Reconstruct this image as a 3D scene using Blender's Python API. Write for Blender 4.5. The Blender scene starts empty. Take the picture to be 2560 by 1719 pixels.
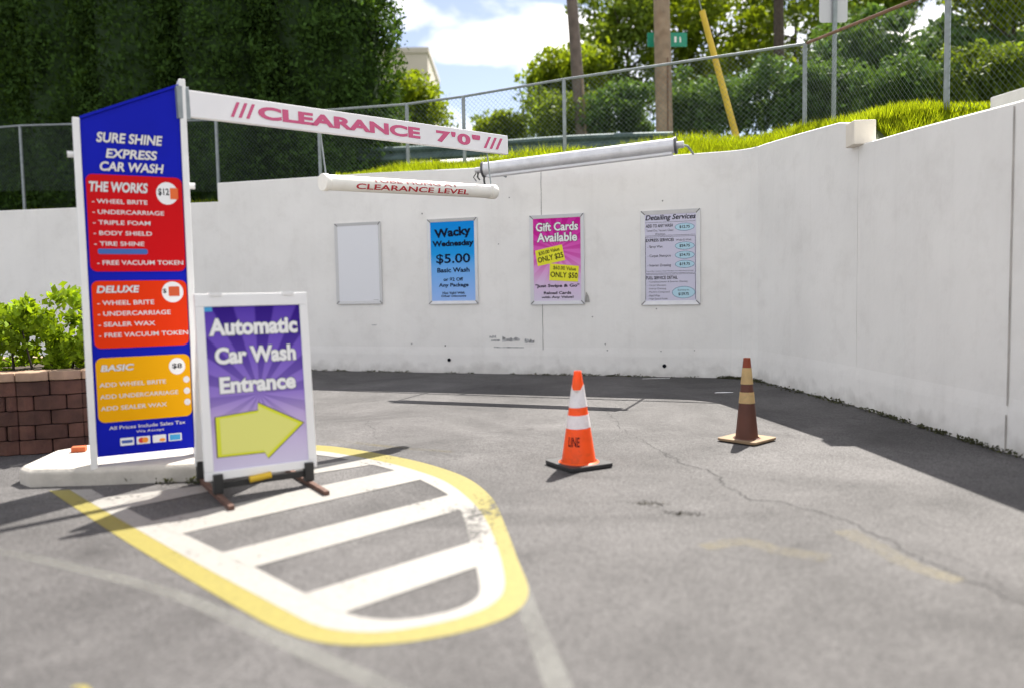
import bpy, math, random
import numpy as np
from mathutils import Vector, Matrix
random.seed(7); rng = np.random.default_rng(11)
S = bpy.context.scene; C = S.collection
# ------------------------------------------------------------------ camera
F = 2000.0; H = 1.3
d = np.array([557., 30140., F]); d /= np.linalg.norm(d); UPc = -d
fw = np.array([0, 0, 1.]); Yc = fw - UPc * fw.dot(UPc); Yc /= np.linalg.norm(Yc); Xc = np.cross(Yc, UPc)
R = np.array([Xc, Yc, UPc])                       # camera (x right, y down, z forward) -> world
cam = bpy.data.cameras.new('camera'); co = bpy.data.objects.new('camera', cam); C.objects.link(co)
cr, cd, cf = R @ np.array([1, 0, 0]), R @ np.array([0, 1, 0]), R @ np.array([0, 0, 1])
co.matrix_world = Matrix(((cr[0], -cd[0], -cf[0], 0), (cr[1], -cd[1], -cf[1], 0), (cr[2], -cd[2], -cf[2], H), (0, 0, 0, 1)))
cam.sensor_width = 36; cam.lens = 36 * F / 2560; cam.clip_end = 2000; cam.clip_start = .05
cam.dof.use_dof = True; cam.dof.focus_distance = 8.6; cam.dof.aperture_fstop = 0.66
S.camera = co
# ------------------------------------------------------------------ sky, sun, exposure
SUN = Vector((.34, .67, 1.0)).normalized()
EL = math.asin(SUN.z); AZ = math.atan2(SUN.x, SUN.y)
W = bpy.data.worlds.new("World"); S.world = W; W.use_nodes = True
nt = W.node_tree; bg = nt.nodes['Background']
sky = nt.nodes.new('ShaderNodeTexSky'); sky.sky_type = 'NISHITA'; sky.sun_disc = False
sky.sun_elevation = EL; sky.sun_rotation = AZ; sky.air_density = 1.0; sky.dust_density = 0.2; sky.altitude = 100
tc = nt.nodes.new('ShaderNodeTexCoord'); mp = nt.nodes.new('ShaderNodeMapping')
mp.inputs['Scale'].default_value = (1, 1, 2.0); mp.inputs['Location'].default_value = (.35, .1, .42)
nt.links.new(tc.outputs['Generated'], mp.inputs['Vector'])
cn = nt.nodes.new('ShaderNodeTexNoise'); cn.inputs['Scale'].default_value = 4.6; cn.inputs['Detail'].default_value = 9; cn.inputs['Roughness'].default_value = .52
cn.inputs['Distortion'].default_value = .3
nt.links.new(mp.outputs[0], cn.inputs['Vector'])
cr_ = nt.nodes.new('ShaderNodeValToRGB'); cr_.color_ramp.elements[0].position = .45; cr_.color_ramp.elements[1].position = .60
nt.links.new(cn.outputs['Fac'], cr_.inputs['Fac'])
mx = nt.nodes.new('ShaderNodeMix'); mx.data_type = 'RGBA'; mx.inputs['B'].default_value = (9.0, 8.6, 8.2, 1)
nt.links.new(cr_.outputs['Color'], mx.inputs['Factor']); hs_ = nt.nodes.new('ShaderNodeHueSaturation'); hs_.inputs['Hue'].default_value = .512; hs_.inputs['Saturation'].default_value = .72; hs_.inputs['Value'].default_value = .66; nt.links.new(sky.outputs[0], hs_.inputs['Color']); nt.links.new(hs_.outputs[0], mx.inputs['A'])
nt.links.new(mx.outputs['Result'], bg.inputs['Color']); bg.inputs['Strength'].default_value = .10
sl = bpy.data.lights.new('sun', 'SUN'); sl.energy = 5.0; sl.angle = math.radians(.53); sl.color = (1, .95, .87)
so = bpy.data.objects.new('sun', sl); C.objects.link(so); so.rotation_euler = SUN.to_track_quat('Z', 'Y').to_euler()
vs = S.view_settings; vs.view_transform = 'Standard'; vs.look = 'None'; vs.exposure = 1.34; vs.gamma = 1

# ------------------------------------------------------------------ geometry of the view, used to lay out real positions
def ray(x, y): return R @ np.array([(x - 1280) / F, (y - 859.5) / F, 1.])
def g(x, y, z=0.):
    r = ray(x, y); t = (z - H) / r[2]; return (r[0] * t, r[1] * t, z)
def onw(x, y, p, q):
    p = np.array([p[0], p[1], 0.]); q = np.array([q[0], q[1], 0.]); n = np.array([-(q - p)[1], (q - p)[0], 0]); c = np.array([0, 0, H]); r = ray(x, y)
    return c + r * ((p - c).dot(n) / r.dot(n))
# ------------------------------------------------------------------ materials
def srgb(r, g_, b):
    f = lambda c: (c / 255 / 12.92) if c / 255 <= .04045 else ((c / 255 + .055) / 1.055) ** 2.4
    return (f(r), f(g_), f(b), 1)
MC = {}
def mat(name, col, rough=.6, var=.0, scale=4., bump=0., bscale=60., metal=0., trans=0., island=0., spec=.5, dirt=0., dscale=1.5, dcol=(.08, .07, .06, 1)):
    if name in MC: return MC[name]
    m = bpy.data.materials.new(name); m.use_nodes = True; n = m.node_tree; L = n.links; b = n.nodes['Principled BSDF']
    if len(col) == 3: col = (*col, 1)
    b.inputs['Base Color'].default_value = col; b.inputs['Roughness'].default_value = rough; b.inputs['Metallic'].default_value = metal
    b.inputs['Specular IOR Level'].default_value = spec
    src = None
    t = n.nodes.new('ShaderNodeTexCoord')
    def mixc(fac, a, bb, mode='MIX'):
        q = n.nodes.new('ShaderNodeMix'); q.data_type = 'RGBA'; q.blend_type = mode
        if isinstance(fac, float): q.inputs['Factor'].default_value = fac
        else: L.new(fac, q.inputs['Factor'])
        for k, v in (('A', a), ('B', bb)):
            if isinstance(v, tuple): q.inputs[k].default_value = v
            else: L.new(v, q.inputs[k])
        return q.outputs['Result']
    cur = col
    if var:
        z = n.nodes.new('ShaderNodeTexNoise'); z.inputs['Scale'].default_value = scale; z.inputs['Detail'].default_value = 6; L.new(t.outputs['Object'], z.inputs['Vector'])
        mr = n.nodes.new('ShaderNodeMapRange'); mr.inputs['From Min'].default_value = .3; mr.inputs['From Max'].default_value = .7
        mr.inputs['To Min'].default_value = 1 - var; mr.inputs['To Max'].default_value = 1 + var; L.new(z.outputs['Fac'], mr.inputs['Value'])
        cur = mixc(1.0, cur, mr.outputs['Result'], 'MULTIPLY')
    if island:
        ge = n.nodes.new('ShaderNodeNewGeometry'); mr = n.nodes.new('ShaderNodeMapRange')
        mr.inputs['To Min'].default_value = 1 - island; mr.inputs['To Max'].default_value = 1 + island; L.new(ge.outputs['Random Per Island'], mr.inputs['Value'])
        cur = mixc(1.0, cur, mr.outputs['Result'], 'MULTIPLY')
    if dirt:
        z = n.nodes.new('ShaderNodeTexNoise'); z.inputs['Scale'].default_value = dscale; z.inputs['Detail'].default_value = 10; z.inputs['Roughness'].default_value = .7; L.new(t.outputs['Object'], z.inputs['Vector'])
        mr = n.nodes.new('ShaderNodeMapRange'); mr.inputs['From Min'].default_value = .5; mr.inputs['From Max'].default_value = .75; mr.inputs['To Max'].default_value = dirt; L.new(z.outputs['Fac'], mr.inputs['Value'])
        cur = mixc(mr.outputs['Result'], cur, dcol)
    if not isinstance(cur, tuple): L.new(cur, b.inputs['Base Color'])
    if bump:
        z = n.nodes.new('ShaderNodeTexNoise'); z.inputs['Scale'].default_value = bscale; z.inputs['Detail'].default_value = 4; L.new(t.outputs['Object'], z.inputs['Vector'])
        bp = n.nodes.new('ShaderNodeBump'); bp.inputs['Strength'].default_value = bump; bp.inputs['Distance'].default_value = .01; L.new(z.outputs['Fac'], bp.inputs['Height']); L.new(bp.outputs[0], b.inputs['Normal'])
    if trans:
        tr = n.nodes.new('ShaderNodeBsdfTranslucent'); ms = n.nodes.new('ShaderNodeMixShader'); ms.inputs[0].default_value = trans
        tcol = mixc(1.0, cur, (1.5, 1.35, .45, 1) if trans < .6 else (1, 1, 1, 1), 'MULTIPLY'); L.new(tcol, tr.inputs['Color'])
        L.new(b.outputs[0], ms.inputs[1]); L.new(tr.outputs[0], ms.inputs[2]); L.new(ms.outputs[0], n.nodes['Material Output'].inputs[0])
    MC[name] = m; return m
def burst(name, stops, ray_col, cu, cv, nr, w, h, ray_mix):
    """printed sheet: vertical colour run with a ray burst; local x = u (0..w), local z = v (0..h)"""
    m = bpy.data.materials.new(name); m.use_nodes = True; n = m.node_tree; L = n.links; b = n.nodes['Principled BSDF']; b.inputs['Roughness'].default_value = .5; b.inputs['Specular IOR Level'].default_value = .12
    t = n.nodes.new('ShaderNodeTexCoord'); s = n.nodes.new('ShaderNodeSeparateXYZ'); L.new(t.outputs['Object'], s.inputs[0])
    def ma(op, a, bb=0., cl=False):
        q = n.nodes.new('ShaderNodeMath'); q.operation = op; q.use_clamp = cl
        for i, v in enumerate((a, bb)):
            if isinstance(v, (int, float)): q.inputs[i].default_value = v
            else: L.new(v, q.inputs[i])
        return q.outputs[0]
    v = ma('DIVIDE', s.outputs['Z'], h)
    rp = n.nodes.new('ShaderNodeValToRGB'); L.new(v, rp.inputs[0]); e = rp.color_ramp.elements
    while len(e) < len(stops): e.new(.5)
    for k, (p, c) in enumerate(stops): e[k].position = p; e[k].color = c
    cur = rp.outputs[0]
    if nr:
        ang = ma('ARCTAN2', ma('SUBTRACT', s.outputs['Z'], cv), ma('SUBTRACT', s.outputs['X'], cu))
        sn = ma('SINE', ma('MULTIPLY', ang, float(nr)))
        f = ma('MULTIPLY', ma('ADD', ma('MULTIPLY', sn, 3.), .3, True), ma('MULTIPLY', ma('SUBTRACT', v, .15, True), ray_mix), True)
        q = n.nodes.new('ShaderNodeMix'); q.data_type = 'RGBA'; L.new(f, q.inputs['Factor']); L.new(cur, q.inputs['A']); q.inputs['B'].default_value = ray_col; cur = q.outputs['Result']
    L.new(cur, b.inputs['Base Color']); return m

wall_m = mat('painted_concrete', (.835, .82, .785), .75, var=.05, scale=.9, bump=.35, bscale=9, dirt=.22, dscale=2.6, dcol=(.50, .47, .43, 1))
def weather(m):
    # run-down streaks (noise stretched along the height) and a splash band of grime at the foot of the wall
    n = m.node_tree; L = n.links; b = n.nodes['Principled BSDF']; src = b.inputs['Base Color'].links[0].from_socket
    t = n.nodes.new('ShaderNodeTexCoord'); mp = n.nodes.new('ShaderNodeMapping'); mp.inputs['Scale'].default_value = (3.5, 3.5, .22); L.new(t.outputs['Object'], mp.inputs['Vector'])
    z = n.nodes.new('ShaderNodeTexNoise'); z.inputs['Scale'].default_value = 1.6; z.inputs['Detail'].default_value = 7; z.inputs['Roughness'].default_value = .65; L.new(mp.outputs[0], z.inputs['Vector'])
    mr = n.nodes.new('ShaderNodeMapRange'); mr.inputs['From Min'].default_value = .52; mr.inputs['From Max'].default_value = .74; mr.inputs['To Max'].default_value = .09; L.new(z.outputs['Fac'], mr.inputs['Value'])
    q = n.nodes.new('ShaderNodeMix'); q.data_type = 'RGBA'; L.new(mr.outputs[0], q.inputs['Factor']); L.new(src, q.inputs['A']); q.inputs['B'].default_value = (.42, .39, .35, 1)
    sp = n.nodes.new('ShaderNodeSeparateXYZ'); L.new(t.outputs['Object'], sp.inputs[0])
    z3 = n.nodes.new('ShaderNodeTexNoise'); z3.inputs['Scale'].default_value = 5; z3.inputs['Detail'].default_value = 8; L.new(t.outputs['Object'], z3.inputs['Vector'])
    ad = n.nodes.new('ShaderNodeMath'); ad.operation = 'MULTIPLY_ADD'; ad.inputs[1].default_value = -.5; L.new(z3.outputs['Fac'], ad.inputs[0]); L.new(sp.outputs['Z'], ad.inputs[2])
    m3 = n.nodes.new('ShaderNodeMapRange'); m3.inputs['From Min'].default_value = -.25; m3.inputs['From Max'].default_value = -.08; m3.inputs['To Min'].default_value = .32; m3.inputs['To Max'].default_value = 0.; L.new(ad.outputs[0], m3.inputs['Value'])
    q2 = n.nodes.new('ShaderNodeMix'); q2.data_type = 'RGBA'; L.new(m3.outputs[0], q2.inputs['Factor']); L.new(q.outputs['Result'], q2.inputs['A']); q2.inputs['B'].default_value = (.25, .23, .20, 1)
    L.new(q2.outputs['Result'], b.inputs['Base Color'])
weather(wall_m)
white_m = mat('white_paint_metal', (.78, .78, .77), .4, var=.04)
alu_m = mat('aluminium', (.66, .66, .67), .4, metal=.35, var=.05, scale=9)
galv_m = mat('galvanised_steel', (.26, .29, .30), .55, metal=.35, var=.15, scale=12)
black_m = mat('black_rubber', (.02, .02, .022), .55, var=.3, scale=30)
ink_m = mat('black_ink', (.006, .007, .012), .6, spec=.1)
navy_ink = mat('navy_ink', (.004, .008, .03), .6, spec=.1)
white_ink = mat('white_ink', (.82, .82, .82), .45)
dark_m = mat('dark_joint', (.09, .085, .08), .9)

# ------------------------------------------------------------------ mesh collector
class MB:
    def __init__(s): s.v = []; s.f = []; s.m = []; s.mats = []
    def mi(s, m):
        if m is None: return 0
        if m not in s.mats: s.mats.append(m)
        return s.mats.index(m)
    def add(s, vs, fs, m=None):
        k = len(s.v); i = s.mi(m); s.v += [tuple(map(float, v)) for v in vs]
        for f in fs: s.f.append([a + k for a in f]); s.m.append(i)
        return s
    def box(s, x0, x1, y0, y1, z0, z1, m=None):
        vs = [(x, y, z) for z in (z0, z1) for y in (y0, y1) for x in (x0, x1)]
        return s.add(vs, [(0, 2, 3, 1), (4, 5, 7, 6), (0, 1, 5, 4), (2, 6, 7, 3), (0, 4, 6, 2), (1, 3, 7, 5)], m)
    def prism(s, pts, z0, z1, m=None):
        n = len(pts); z0s = z0 if hasattr(z0, '__len__') else [z0] * n; z1s = z1 if hasattr(z1, '__len__') else [z1] * n
        vs = [(p[0], p[1], a) for p, a in zip(pts, z0s)] + [(p[0], p[1], a) for p, a in zip(pts, z1s)]
        return s.add(vs, [tuple(range(n))[::-1], tuple(range(n, 2 * n))] + [(i, (i + 1) % n, n + (i + 1) % n, n + i) for i in range(n)], m)
    def panel(s, pts, y0, y1, m=None):     # outline in (x,z), thickness along y
        n = len(pts); vs = [(p[0], y0, p[1]) for p in pts] + [(p[0], y1, p[1]) for p in pts]
        return s.add(vs, [tuple(range(n)), tuple(range(n, 2 * n))[::-1]] + [((i + 1) % n, i, n + i, n + (i + 1) % n) for i in range(n)], m)
    def tube(s, pts, r, seg=10, m=None, caps=True):
        pts = [Vector(p) for p in pts]; n = len(pts); rs = r if hasattr(r, '__len__') else [r] * n; vs = []; fs = []
        prev = None
        for i, p in enumerate(pts):
            t = (pts[min(i + 1, n - 1)] - pts[max(i - 1, 0)]).normalized()
            if prev is None: a = t.cross(Vector((0, 0, 1)) if abs(t.z) < .9 else Vector((1, 0, 0))).normalized()
            else: a = (prev - t * prev.dot(t)).normalized()
            prev = a; b = t.cross(a)
            for k in range(seg):
                q = 2 * math.pi * k / seg; vs.append(p + (a * math.cos(q) + b * math.sin(q)) * rs[i])
        for i in range(n - 1):
            for k in range(seg):
                k2 = (k + 1) % seg; fs.append((i * seg + k, i * seg + k2, (i + 1) * seg + k2, (i + 1) * seg + k))
        if caps: fs.append(tuple(range(seg))[::-1]); fs.append(tuple(range((n - 1) * seg, n * seg)))
        return s.add(vs, fs, m)
    def obj(s, name, m=None, parent=None, smooth=False, bevel=0., segs=2):
        me = bpy.data.meshes.new(name); me.from_pydata(s.v, [], s.f)
        if s.mats:
            for q in s.mats: me.materials.append(q)
            me.polygons.foreach_set('material_index', s.m)
        elif m: me.materials.append(m)
        me.update()
        o = bpy.data.objects.new(name, me); C.objects.link(o)
        if parent: o.parent = parent
        if smooth:
            me.polygons.foreach_set('use_smooth', [True] * len(me.polygons)); me.set_sharp_from_angle(angle=math.radians(40))
        if bevel:
            b = o.modifiers.new('bevel', 'BEVEL'); b.width = bevel; b.segments = segs; b.limit_method = 'ANGLE'
        return o
def tag(o, label=None, cat=None, group=None, kind=None):
    if label: o['label'] = label
    if cat: o['category'] = cat
    if group: o['group'] = group
    if kind: o['kind'] = kind
    return o
def thing(name, label, cat, loc=(0, 0, 0), rz=0., group=None):
    o = bpy.data.objects.new(name, None); C.objects.link(o); o.location = loc; o.rotation_euler = (0, 0, rz); o.empty_display_size = .2
    return tag(o, label, cat, group)
# ------------------------------------------------------------------ lettering
TC = {}
def glyphs(s, off=0., shear=0., sp=1.):
    k = (s, off, shear, sp)
    if k in TC: return TC[k]
    cu = bpy.data.curves.new('t', 'FONT'); cu.body = s; cu.offset = off; cu.shear = shear; cu.resolution_u = 4; cu.space_character = sp; cu.fill_mode = 'FRONT'
    o = bpy.data.objects.new('t', cu); C.objects.link(o); dg = bpy.context.evaluated_depsgraph_get(); dg.update()
    me = bpy.data.meshes.new_from_object(o.evaluated_get(dg)); v = np.array([tuple(q.co)[:2] for q in me.vertices]); f = [tuple(p.vertices) for p in me.polygons]
    bpy.data.objects.remove(o); bpy.data.curves.remove(cu); bpy.data.meshes.remove(me)
    TC[k] = (v, f); return TC[k]
def write(mb, s, u0, u1, v0, v1, y, m, off=.015, shear=0., rot=0., sp=1., halo=None, hoff=.03, fn=None):
    """letters fitted to the box u0..u1, v0..v1 in the board's own plane (x, z), lying at depth y"""
    v, f = glyphs(s, off, shear, sp); lo = v.min(0); hi = v.max(0)
    def put(vv, ff, yy, mm):
        if fn:                                   # cut the letters finely so that they can follow a curved face
            import bmesh
            bm = bmesh.new(); bv = [bm.verts.new((*p_, 0)) for p_ in vv]
            for f_ in ff:
                try: bm.faces.new([bv[i] for i in f_])
                except ValueError: pass
            for k in range(1, 10): bmesh.ops.bisect_plane(bm, geom=bm.verts[:] + bm.edges[:] + bm.faces[:], plane_co=(0, lo[1] + (hi[1] - lo[1]) * k / 10, 0), plane_no=(0, 1, 0))
            for k in range(1, 24): bmesh.ops.bisect_plane(bm, geom=bm.verts[:] + bm.edges[:] + bm.faces[:], plane_co=(lo[0] + (hi[0] - lo[0]) * k / 24, 0, 0), plane_no=(1, 0, 0))
            bm.verts.index_update(); vv = np.array([tuple(p_.co)[:2] for p_ in bm.verts]); ff = [tuple(p_.index for p_ in f_.verts) for f_ in bm.faces]; bm.free()
        q = (vv - lo) / (hi - lo); q = q * [u1 - u0, v1 - v0] + [u0, v0]
        if rot:
            c = np.array([(u0 + u1) / 2, (v0 + v1) / 2]); a = math.radians(rot); q = (q - c) @ np.array([[math.cos(a), math.sin(a)], [-math.sin(a), math.cos(a)]]) + c
        P = [fn(a, b, yy) for a, b in q] if fn else [(a, yy, b) for a, b in q]
        mb.add(P, ff, mm)
    if halo is not None:
        hv, hf = glyphs(s, off + hoff, shear, sp); put(hv, hf, y + .001, halo)
    put(v, f, y, m)
def rrect(x0, x1, z0, z1, r, n=6):
    P = []
    for cx, cz, a0 in ((x1 - r, z1 - r, 0), (x0 + r, z1 - r, 90), (x0 + r, z0 + r, 180), (x1 - r, z0 + r, 270)):
        for k in range(n + 1):
            a = math.radians(a0 + 90 * k / n); P.append((cx + r * math.cos(a), cz + r * math.sin(a)))
    return P[::-1]
def disc(cx, cz, rx, rz, n=36): return [(cx + rx * math.cos(2 * math.pi * k / n), cz + rz * math.sin(2 * math.pi * k / n)) for k in range(n)][::-1]
def flat(mb, pts, y, m): mb.add([(p[0], y, p[1]) for p in pts], [tuple(range(len(pts)))], m)
def ring(mb, P, Q, y, m):
    n = len(P); mb.add([(p[0], y, p[1]) for p in P] + [(p[0], y, p[1]) for p in Q], [(i, (i + 1) % n, n + (i + 1) % n, n + i) for i in range(n)], m)

# ================================================================== SETTING
# asphalt
def asphalt():
    m = bpy.data.materials.new('asphalt'); m.use_nodes = True; n = m.node_tree; L = n.links; b = n.nodes['Principled BSDF']
    t = n.nodes.new('ShaderNodeTexCoord')
    def noise(sc, det=6, ro=.6, dist=0.):
        z = n.nodes.new('ShaderNodeTexNoise'); z.inputs['Scale'].default_value = sc; z.inputs['Detail'].default_value = det; z.inputs['Roughness'].default_value = ro; z.inputs['Distortion'].default_value = dist
        L.new(t.outputs['Object'], z.inputs['Vector']); return z.outputs['Fac']
    def rmp(v, a, b_, lo, hi):
        q = n.nodes.new('ShaderNodeMapRange'); q.inputs['From Min'].default_value = a; q.inputs['From Max'].default_value = b_; q.inputs['To Min'].default_value = lo; q.inputs['To Max'].default_value = hi; L.new(v, q.inputs['Value']); return q.outputs['Result']
    def mul(a, bb):
        q = n.nodes.new('ShaderNodeMath'); q.operation = 'MULTIPLY'
        for i, v in enumerate((a, bb)):
            if isinstance(v, float): q.inputs[i].default_value = v
            else: L.new(v, q.inputs[i])
        return q.outputs[0]
    vo = n.nodes.new('ShaderNodeTexVoronoi'); vo.inputs['Scale'].default_value = 130; L.new(t.outputs['Object'], vo.inputs['Vector'])
    sep = n.nodes.new('ShaderNodeSeparateColor'); L.new(vo.outputs['Color'], sep.inputs[0])
    stone = rmp(sep.outputs[0], 0., 1., .55, 1.5)
    fine = rmp(noise(70, 4, .8), .32, .68, .78, 1.22)
    mid = rmp(noise(2.2, 5, .6), .3, .72, .90, 1.12)
    big = rmp(noise(.55, 8, .62, 1.2), .33, .68, .68, 1.30)
    oil = rmp(noise(2.1, 4, .55, .8), .62, .72, 1., .74); f = mul(mul(mul(stone, fine), mul(mid, big)), oil); f = mul(f, .078)
    cb = n.nodes.new('ShaderNodeCombineColor')
    L.new(mul(f, 1.045), cb.inputs[0]); L.new(f, cb.inputs[1]); L.new(mul(f, 1.0), cb.inputs[2]); L.new(cb.outputs[0], b.inputs['Base Color'])
    b.inputs['Roughness'].default_value = .8; b.inputs['Specular IOR Level'].default_value = .25
    bp = n.nodes.new('ShaderNodeBump'); bp.inputs['Strength'].default_value = .55; bp.inputs['Distance'].default_value = .004
    ad = n.nodes.new('ShaderNodeMath'); ad.operation = 'ADD'; L.new(vo.outputs['Distance'], ad.inputs[0]); L.new(fine, ad.inputs[1])
    L.new(ad.outputs[0], bp.inputs['Height']); L.new(bp.outputs[0], b.inputs['Normal'])
    return m
asph = asphalt()
tag(MB().add([(-400, -300, 0), (400, -300, 0), (400, 600, 0), (-400, 600, 0)], [(0, 1, 2, 3)]).obj('asphalt_ground', asph), kind='structure')
# painted markings, worn
def paint(name, col, wear, fade=0.):
    m = bpy.data.materials.new(name); m.use_nodes = True; n = m.node_tree; L = n.links; b = n.nodes['Principled BSDF']; b.inputs['Roughness'].default_value = .6
    t = n.nodes.new('ShaderNodeTexCoord'); z = n.nodes.new('ShaderNodeTexNoise'); z.inputs['Scale'].default_value = 26; z.inputs['Detail'].default_value = 10; z.inputs['Roughness'].default_value = .75
    L.new(t.outputs['Object'], z.inputs['Vector'])
    z2 = n.nodes.new('ShaderNodeTexNoise'); z2.inputs['Scale'].default_value = 1.6; z2.inputs['Detail'].default_value = 3; L.new(t.outputs['Object'], z2.inputs['Vector'])
    ad = n.nodes.new('ShaderNodeMath'); ad.operation = 'MULTIPLY_ADD'; ad.inputs[1].default_value = .6; L.new(z2.outputs['Fac'], ad.inputs[0]); L.new(z.outputs['Fac'], ad.inputs[2])
    # heavier wear round the right-hand bend (local patch)
    ds = n.nodes.new('ShaderNodeVectorMath'); ds.operation = 'DISTANCE'; L.new(t.outputs['Object'], ds.inputs[0]); ds.inputs[1].default_value = WEAR_C
    mr0 = n.nodes.new('ShaderNodeMapRange'); mr0.inputs['From Min'].default_value = .1; mr0.inputs['From Max'].default_value = .95; mr0.inputs['To Min'].default_value = .145 if not fade else 0; mr0.inputs['To Max'].default_value = 0.; L.new(ds.outputs['Value'], mr0.inputs['Value'])
    a2 = n.nodes.new('ShaderNodeMath'); L.new(ad.outputs[0], a2.inputs[0]); L.new(mr0.outputs[0], a2.inputs[1])
    mr = n.nodes.new('ShaderNodeMapRange'); mr.inputs['From Min'].default_value = wear; mr.inputs['From Max'].default_value = wear + (.02 if not fade else .35); mr.inputs['To Min'].default_value = 1 - fade * .25; mr.inputs['To Max'].default_value = 0.
    L.new(a2.outputs[0], mr.inputs['Value'])
    mr2 = n.nodes.new('ShaderNodeMapRange'); mr2.inputs['From Min'].default_value = .3; mr2.inputs['From Max'].default_value = .7; mr2.inputs['To Min'].default_value = .78; mr2.inputs['To Max'].default_value = 1.12; L.new(z.outputs['Fac'], mr2.inputs['Value'])
    q = n.nodes.new('ShaderNodeMix'); q.data_type = 'RGBA'; q.blend_type = 'MULTIPLY'; q.inputs['Factor'].default_value = 1; q.inputs['A'].default_value = (*col, 1); L.new(mr2.outputs[0], q.inputs['B']); L.new(q.outputs['Result'], b.inputs['Base Color'])
    tr = n.nodes.new('ShaderNodeBsdfTransparent'); ms = n.nodes.new('ShaderNodeMixShader'); L.new(mr.outputs[0], ms.inputs[0]); L.new(tr.outputs[0], ms.inputs[1]); L.new(b.outputs[0], ms.inputs[2]); L.new(ms.outputs[0], n.nodes['Material Output'].inputs[0])
    return m
def zp(x, y): return (x / 1.668, 1050 + y / 1.668)
WEAR_C = g(*zp(2010, 350), .004)
white_l = paint('white_line_paint', (.255, .245, .228), .95); yellow_l = paint('yellow_line_paint', (.215, .182, .034), .96)
old_l = paint('faded_line_paint', (.19, .19, .175), .66, 1.4); oldy_l = paint('faded_yellow_paint', (.19, .155, .07), .56, 1.8)
def catmull(P, n=6):
    out = []
    P = [np.array(p, float) for p in P]
    for i in range(len(P) - 1):
        a, b, c, e = P[max(i - 1, 0)], P[i], P[i + 1], P[min(i + 2, len(P) - 1)]
        for k in range(n):
            t = k / n; out.append(.5 * ((2 * b) + (-a + c) * t + (2 * a - 5 * b + 4 * c - e) * t * t + (-a + 3 * b - 3 * c + e) * t ** 3))
    out.append(P[-1]); return out
def gl(pts, z): return [g(*zp(*p), z) for p in pts]
Yo = [(205, 292), (330, 375), (480, 475), (700, 610), (1000, 785), (1150, 865), (1290, 915), (1430, 935), (1600, 933), (1800, 908), (2000, 862), (2150, 798), (2205, 710), (2160, 580), (2100, 420), (2050, 320), (1950, 240), (1800, 185), (1650, 150), (1450, 115), (1320, 102), (1100, 92), (900, 88)]
Yi = [(290, 288), (370, 336), (480, 400), (800, 582), (1000, 690), (1200, 795), (1300, 845), (1420, 875), (1600, 880), (1800, 850), (1950, 812), (2060, 760), (2105, 690), (2085, 560), (2030, 420), (1960, 330), (1850, 250), (1700, 197), (1580, 168), (1420, 138), (1320, 125), (1100, 112), (900, 105)]
Wi = [(380, 285), (480, 340), (640, 420), (760, 470), (930, 550), (1060, 610), (1270, 720), (1440, 800), (1560, 825), (1680, 828), (1800, 810), (1900, 785), (1985, 740), (2000, 690), (1985, 610), (1960, 500), (1920, 370), (1870, 310), (1750, 245), (1650, 208), (1470, 165), (1320, 143), (1100, 128), (900, 120)]
def resample(P, n):
    P = np.array(catmull(P)); s = np.r_[0, np.cumsum(np.linalg.norm(np.diff(P, axis=0), axis=1))]; t = np.linspace(0, s[-1], n)
    return np.c_[np.interp(t, s, P[:, 0]), np.interp(t, s, P[:, 1]), np.interp(t, s, P[:, 2])]
def pair(A, B):            # strip between two outlines given point for point
    a = np.array(catmull(A)); b = np.array(catmull(B)); k = min(len(a), len(b)); mb = MB()
    return mb.add(list(a) + list(b), [(i, i + 1, len(a) + i + 1, len(a) + i) for i in range(k - 1)])
a = resample(gl(Yo, .002), 160)
def nearest_strip(a, b):
    mb = MB(); bb = [b[0]]; j = 0
    for i in range(1, len(a)):
        dd = np.linalg.norm(b[j:] - a[i], axis=1); j = j + int(dd[:12].argmin()); bb.append(b[j])
    mb.add(list(a) + bb, [(i, i + 1, len(a) + i + 1, len(a) + i) for i in range(len(a) - 1)]); return mb
tag(nearest_strip(a, resample(gl(Yi, .002), 480)).obj('yellow_line', yellow_l), kind='structure')
hat = nearest_strip(resample(gl(Yi, .0028), 160), resample(gl(Wi, .0028), 480))
# stripes inside the outline (butted a little inside the white border, 2 mm above it)
for st in ([(420, 322), (860, 268), (1480, 158), (1560, 182), (1000, 268), (530, 365)],
           [(625, 420), (1665, 203), (1765, 243), (745, 474)],
           [(915, 553), (1885, 306), (1930, 368), (1045, 614)],
           [(1262, 724), (1968, 505), (1992, 608), (1425, 804)]):
    hat.add(gl(st, .0036), [tuple(range(len(st)))])
tag(hat.obj('white_hatching', white_l), kind='structure')
def ribbon(name, P, w, m, z=.0008, kind='structure', jit=0.):
    P = resample([(*p[:2], z) for p in P], max(20, int(len(P) * 14))); ws = w if hasattr(w, '__len__') else (w, w); vs = []; fs = []
    for i in range(len(P)):
        t = P[min(i + 1, len(P) - 1)] - P[max(i - 1, 0)]; t /= np.linalg.norm(t); nn = np.array([-t[1], t[0], 0]); f = i / (len(P) - 1)
        ww = (ws[0] + (ws[1] - ws[0]) * f) * (1 + jit * rng.uniform(-1, 1)) ; c = P[i] + nn * jit * .012 * rng.uniform(-1, 1); vs += [c - nn * ww / 2, c + nn * ww / 2]
        if i: fs.append((2 * i - 2, 2 * i, 2 * i + 1, 2 * i - 1))
    return tag(MB().add(vs, fs).obj(name, m), kind=kind)
ribbon('faded_white_line', [g(*zp(*p)) for p in ((-200, 520), (0, 545), (300, 610), (700, 715), (1000, 840), (1300, 975), (1650, 1130), (1900, 1260))], (.075, .085), old_l)
z2 = lambda x, y: g(1200 + x / 1.717, 1050 + y / 1.717)
ribbon('faded_white_line', [z2(170, 700), z2(215, 830), z2(270, 970), z2(340, 1149), z2(420, 1350)], (.075, .1), old_l)
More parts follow.
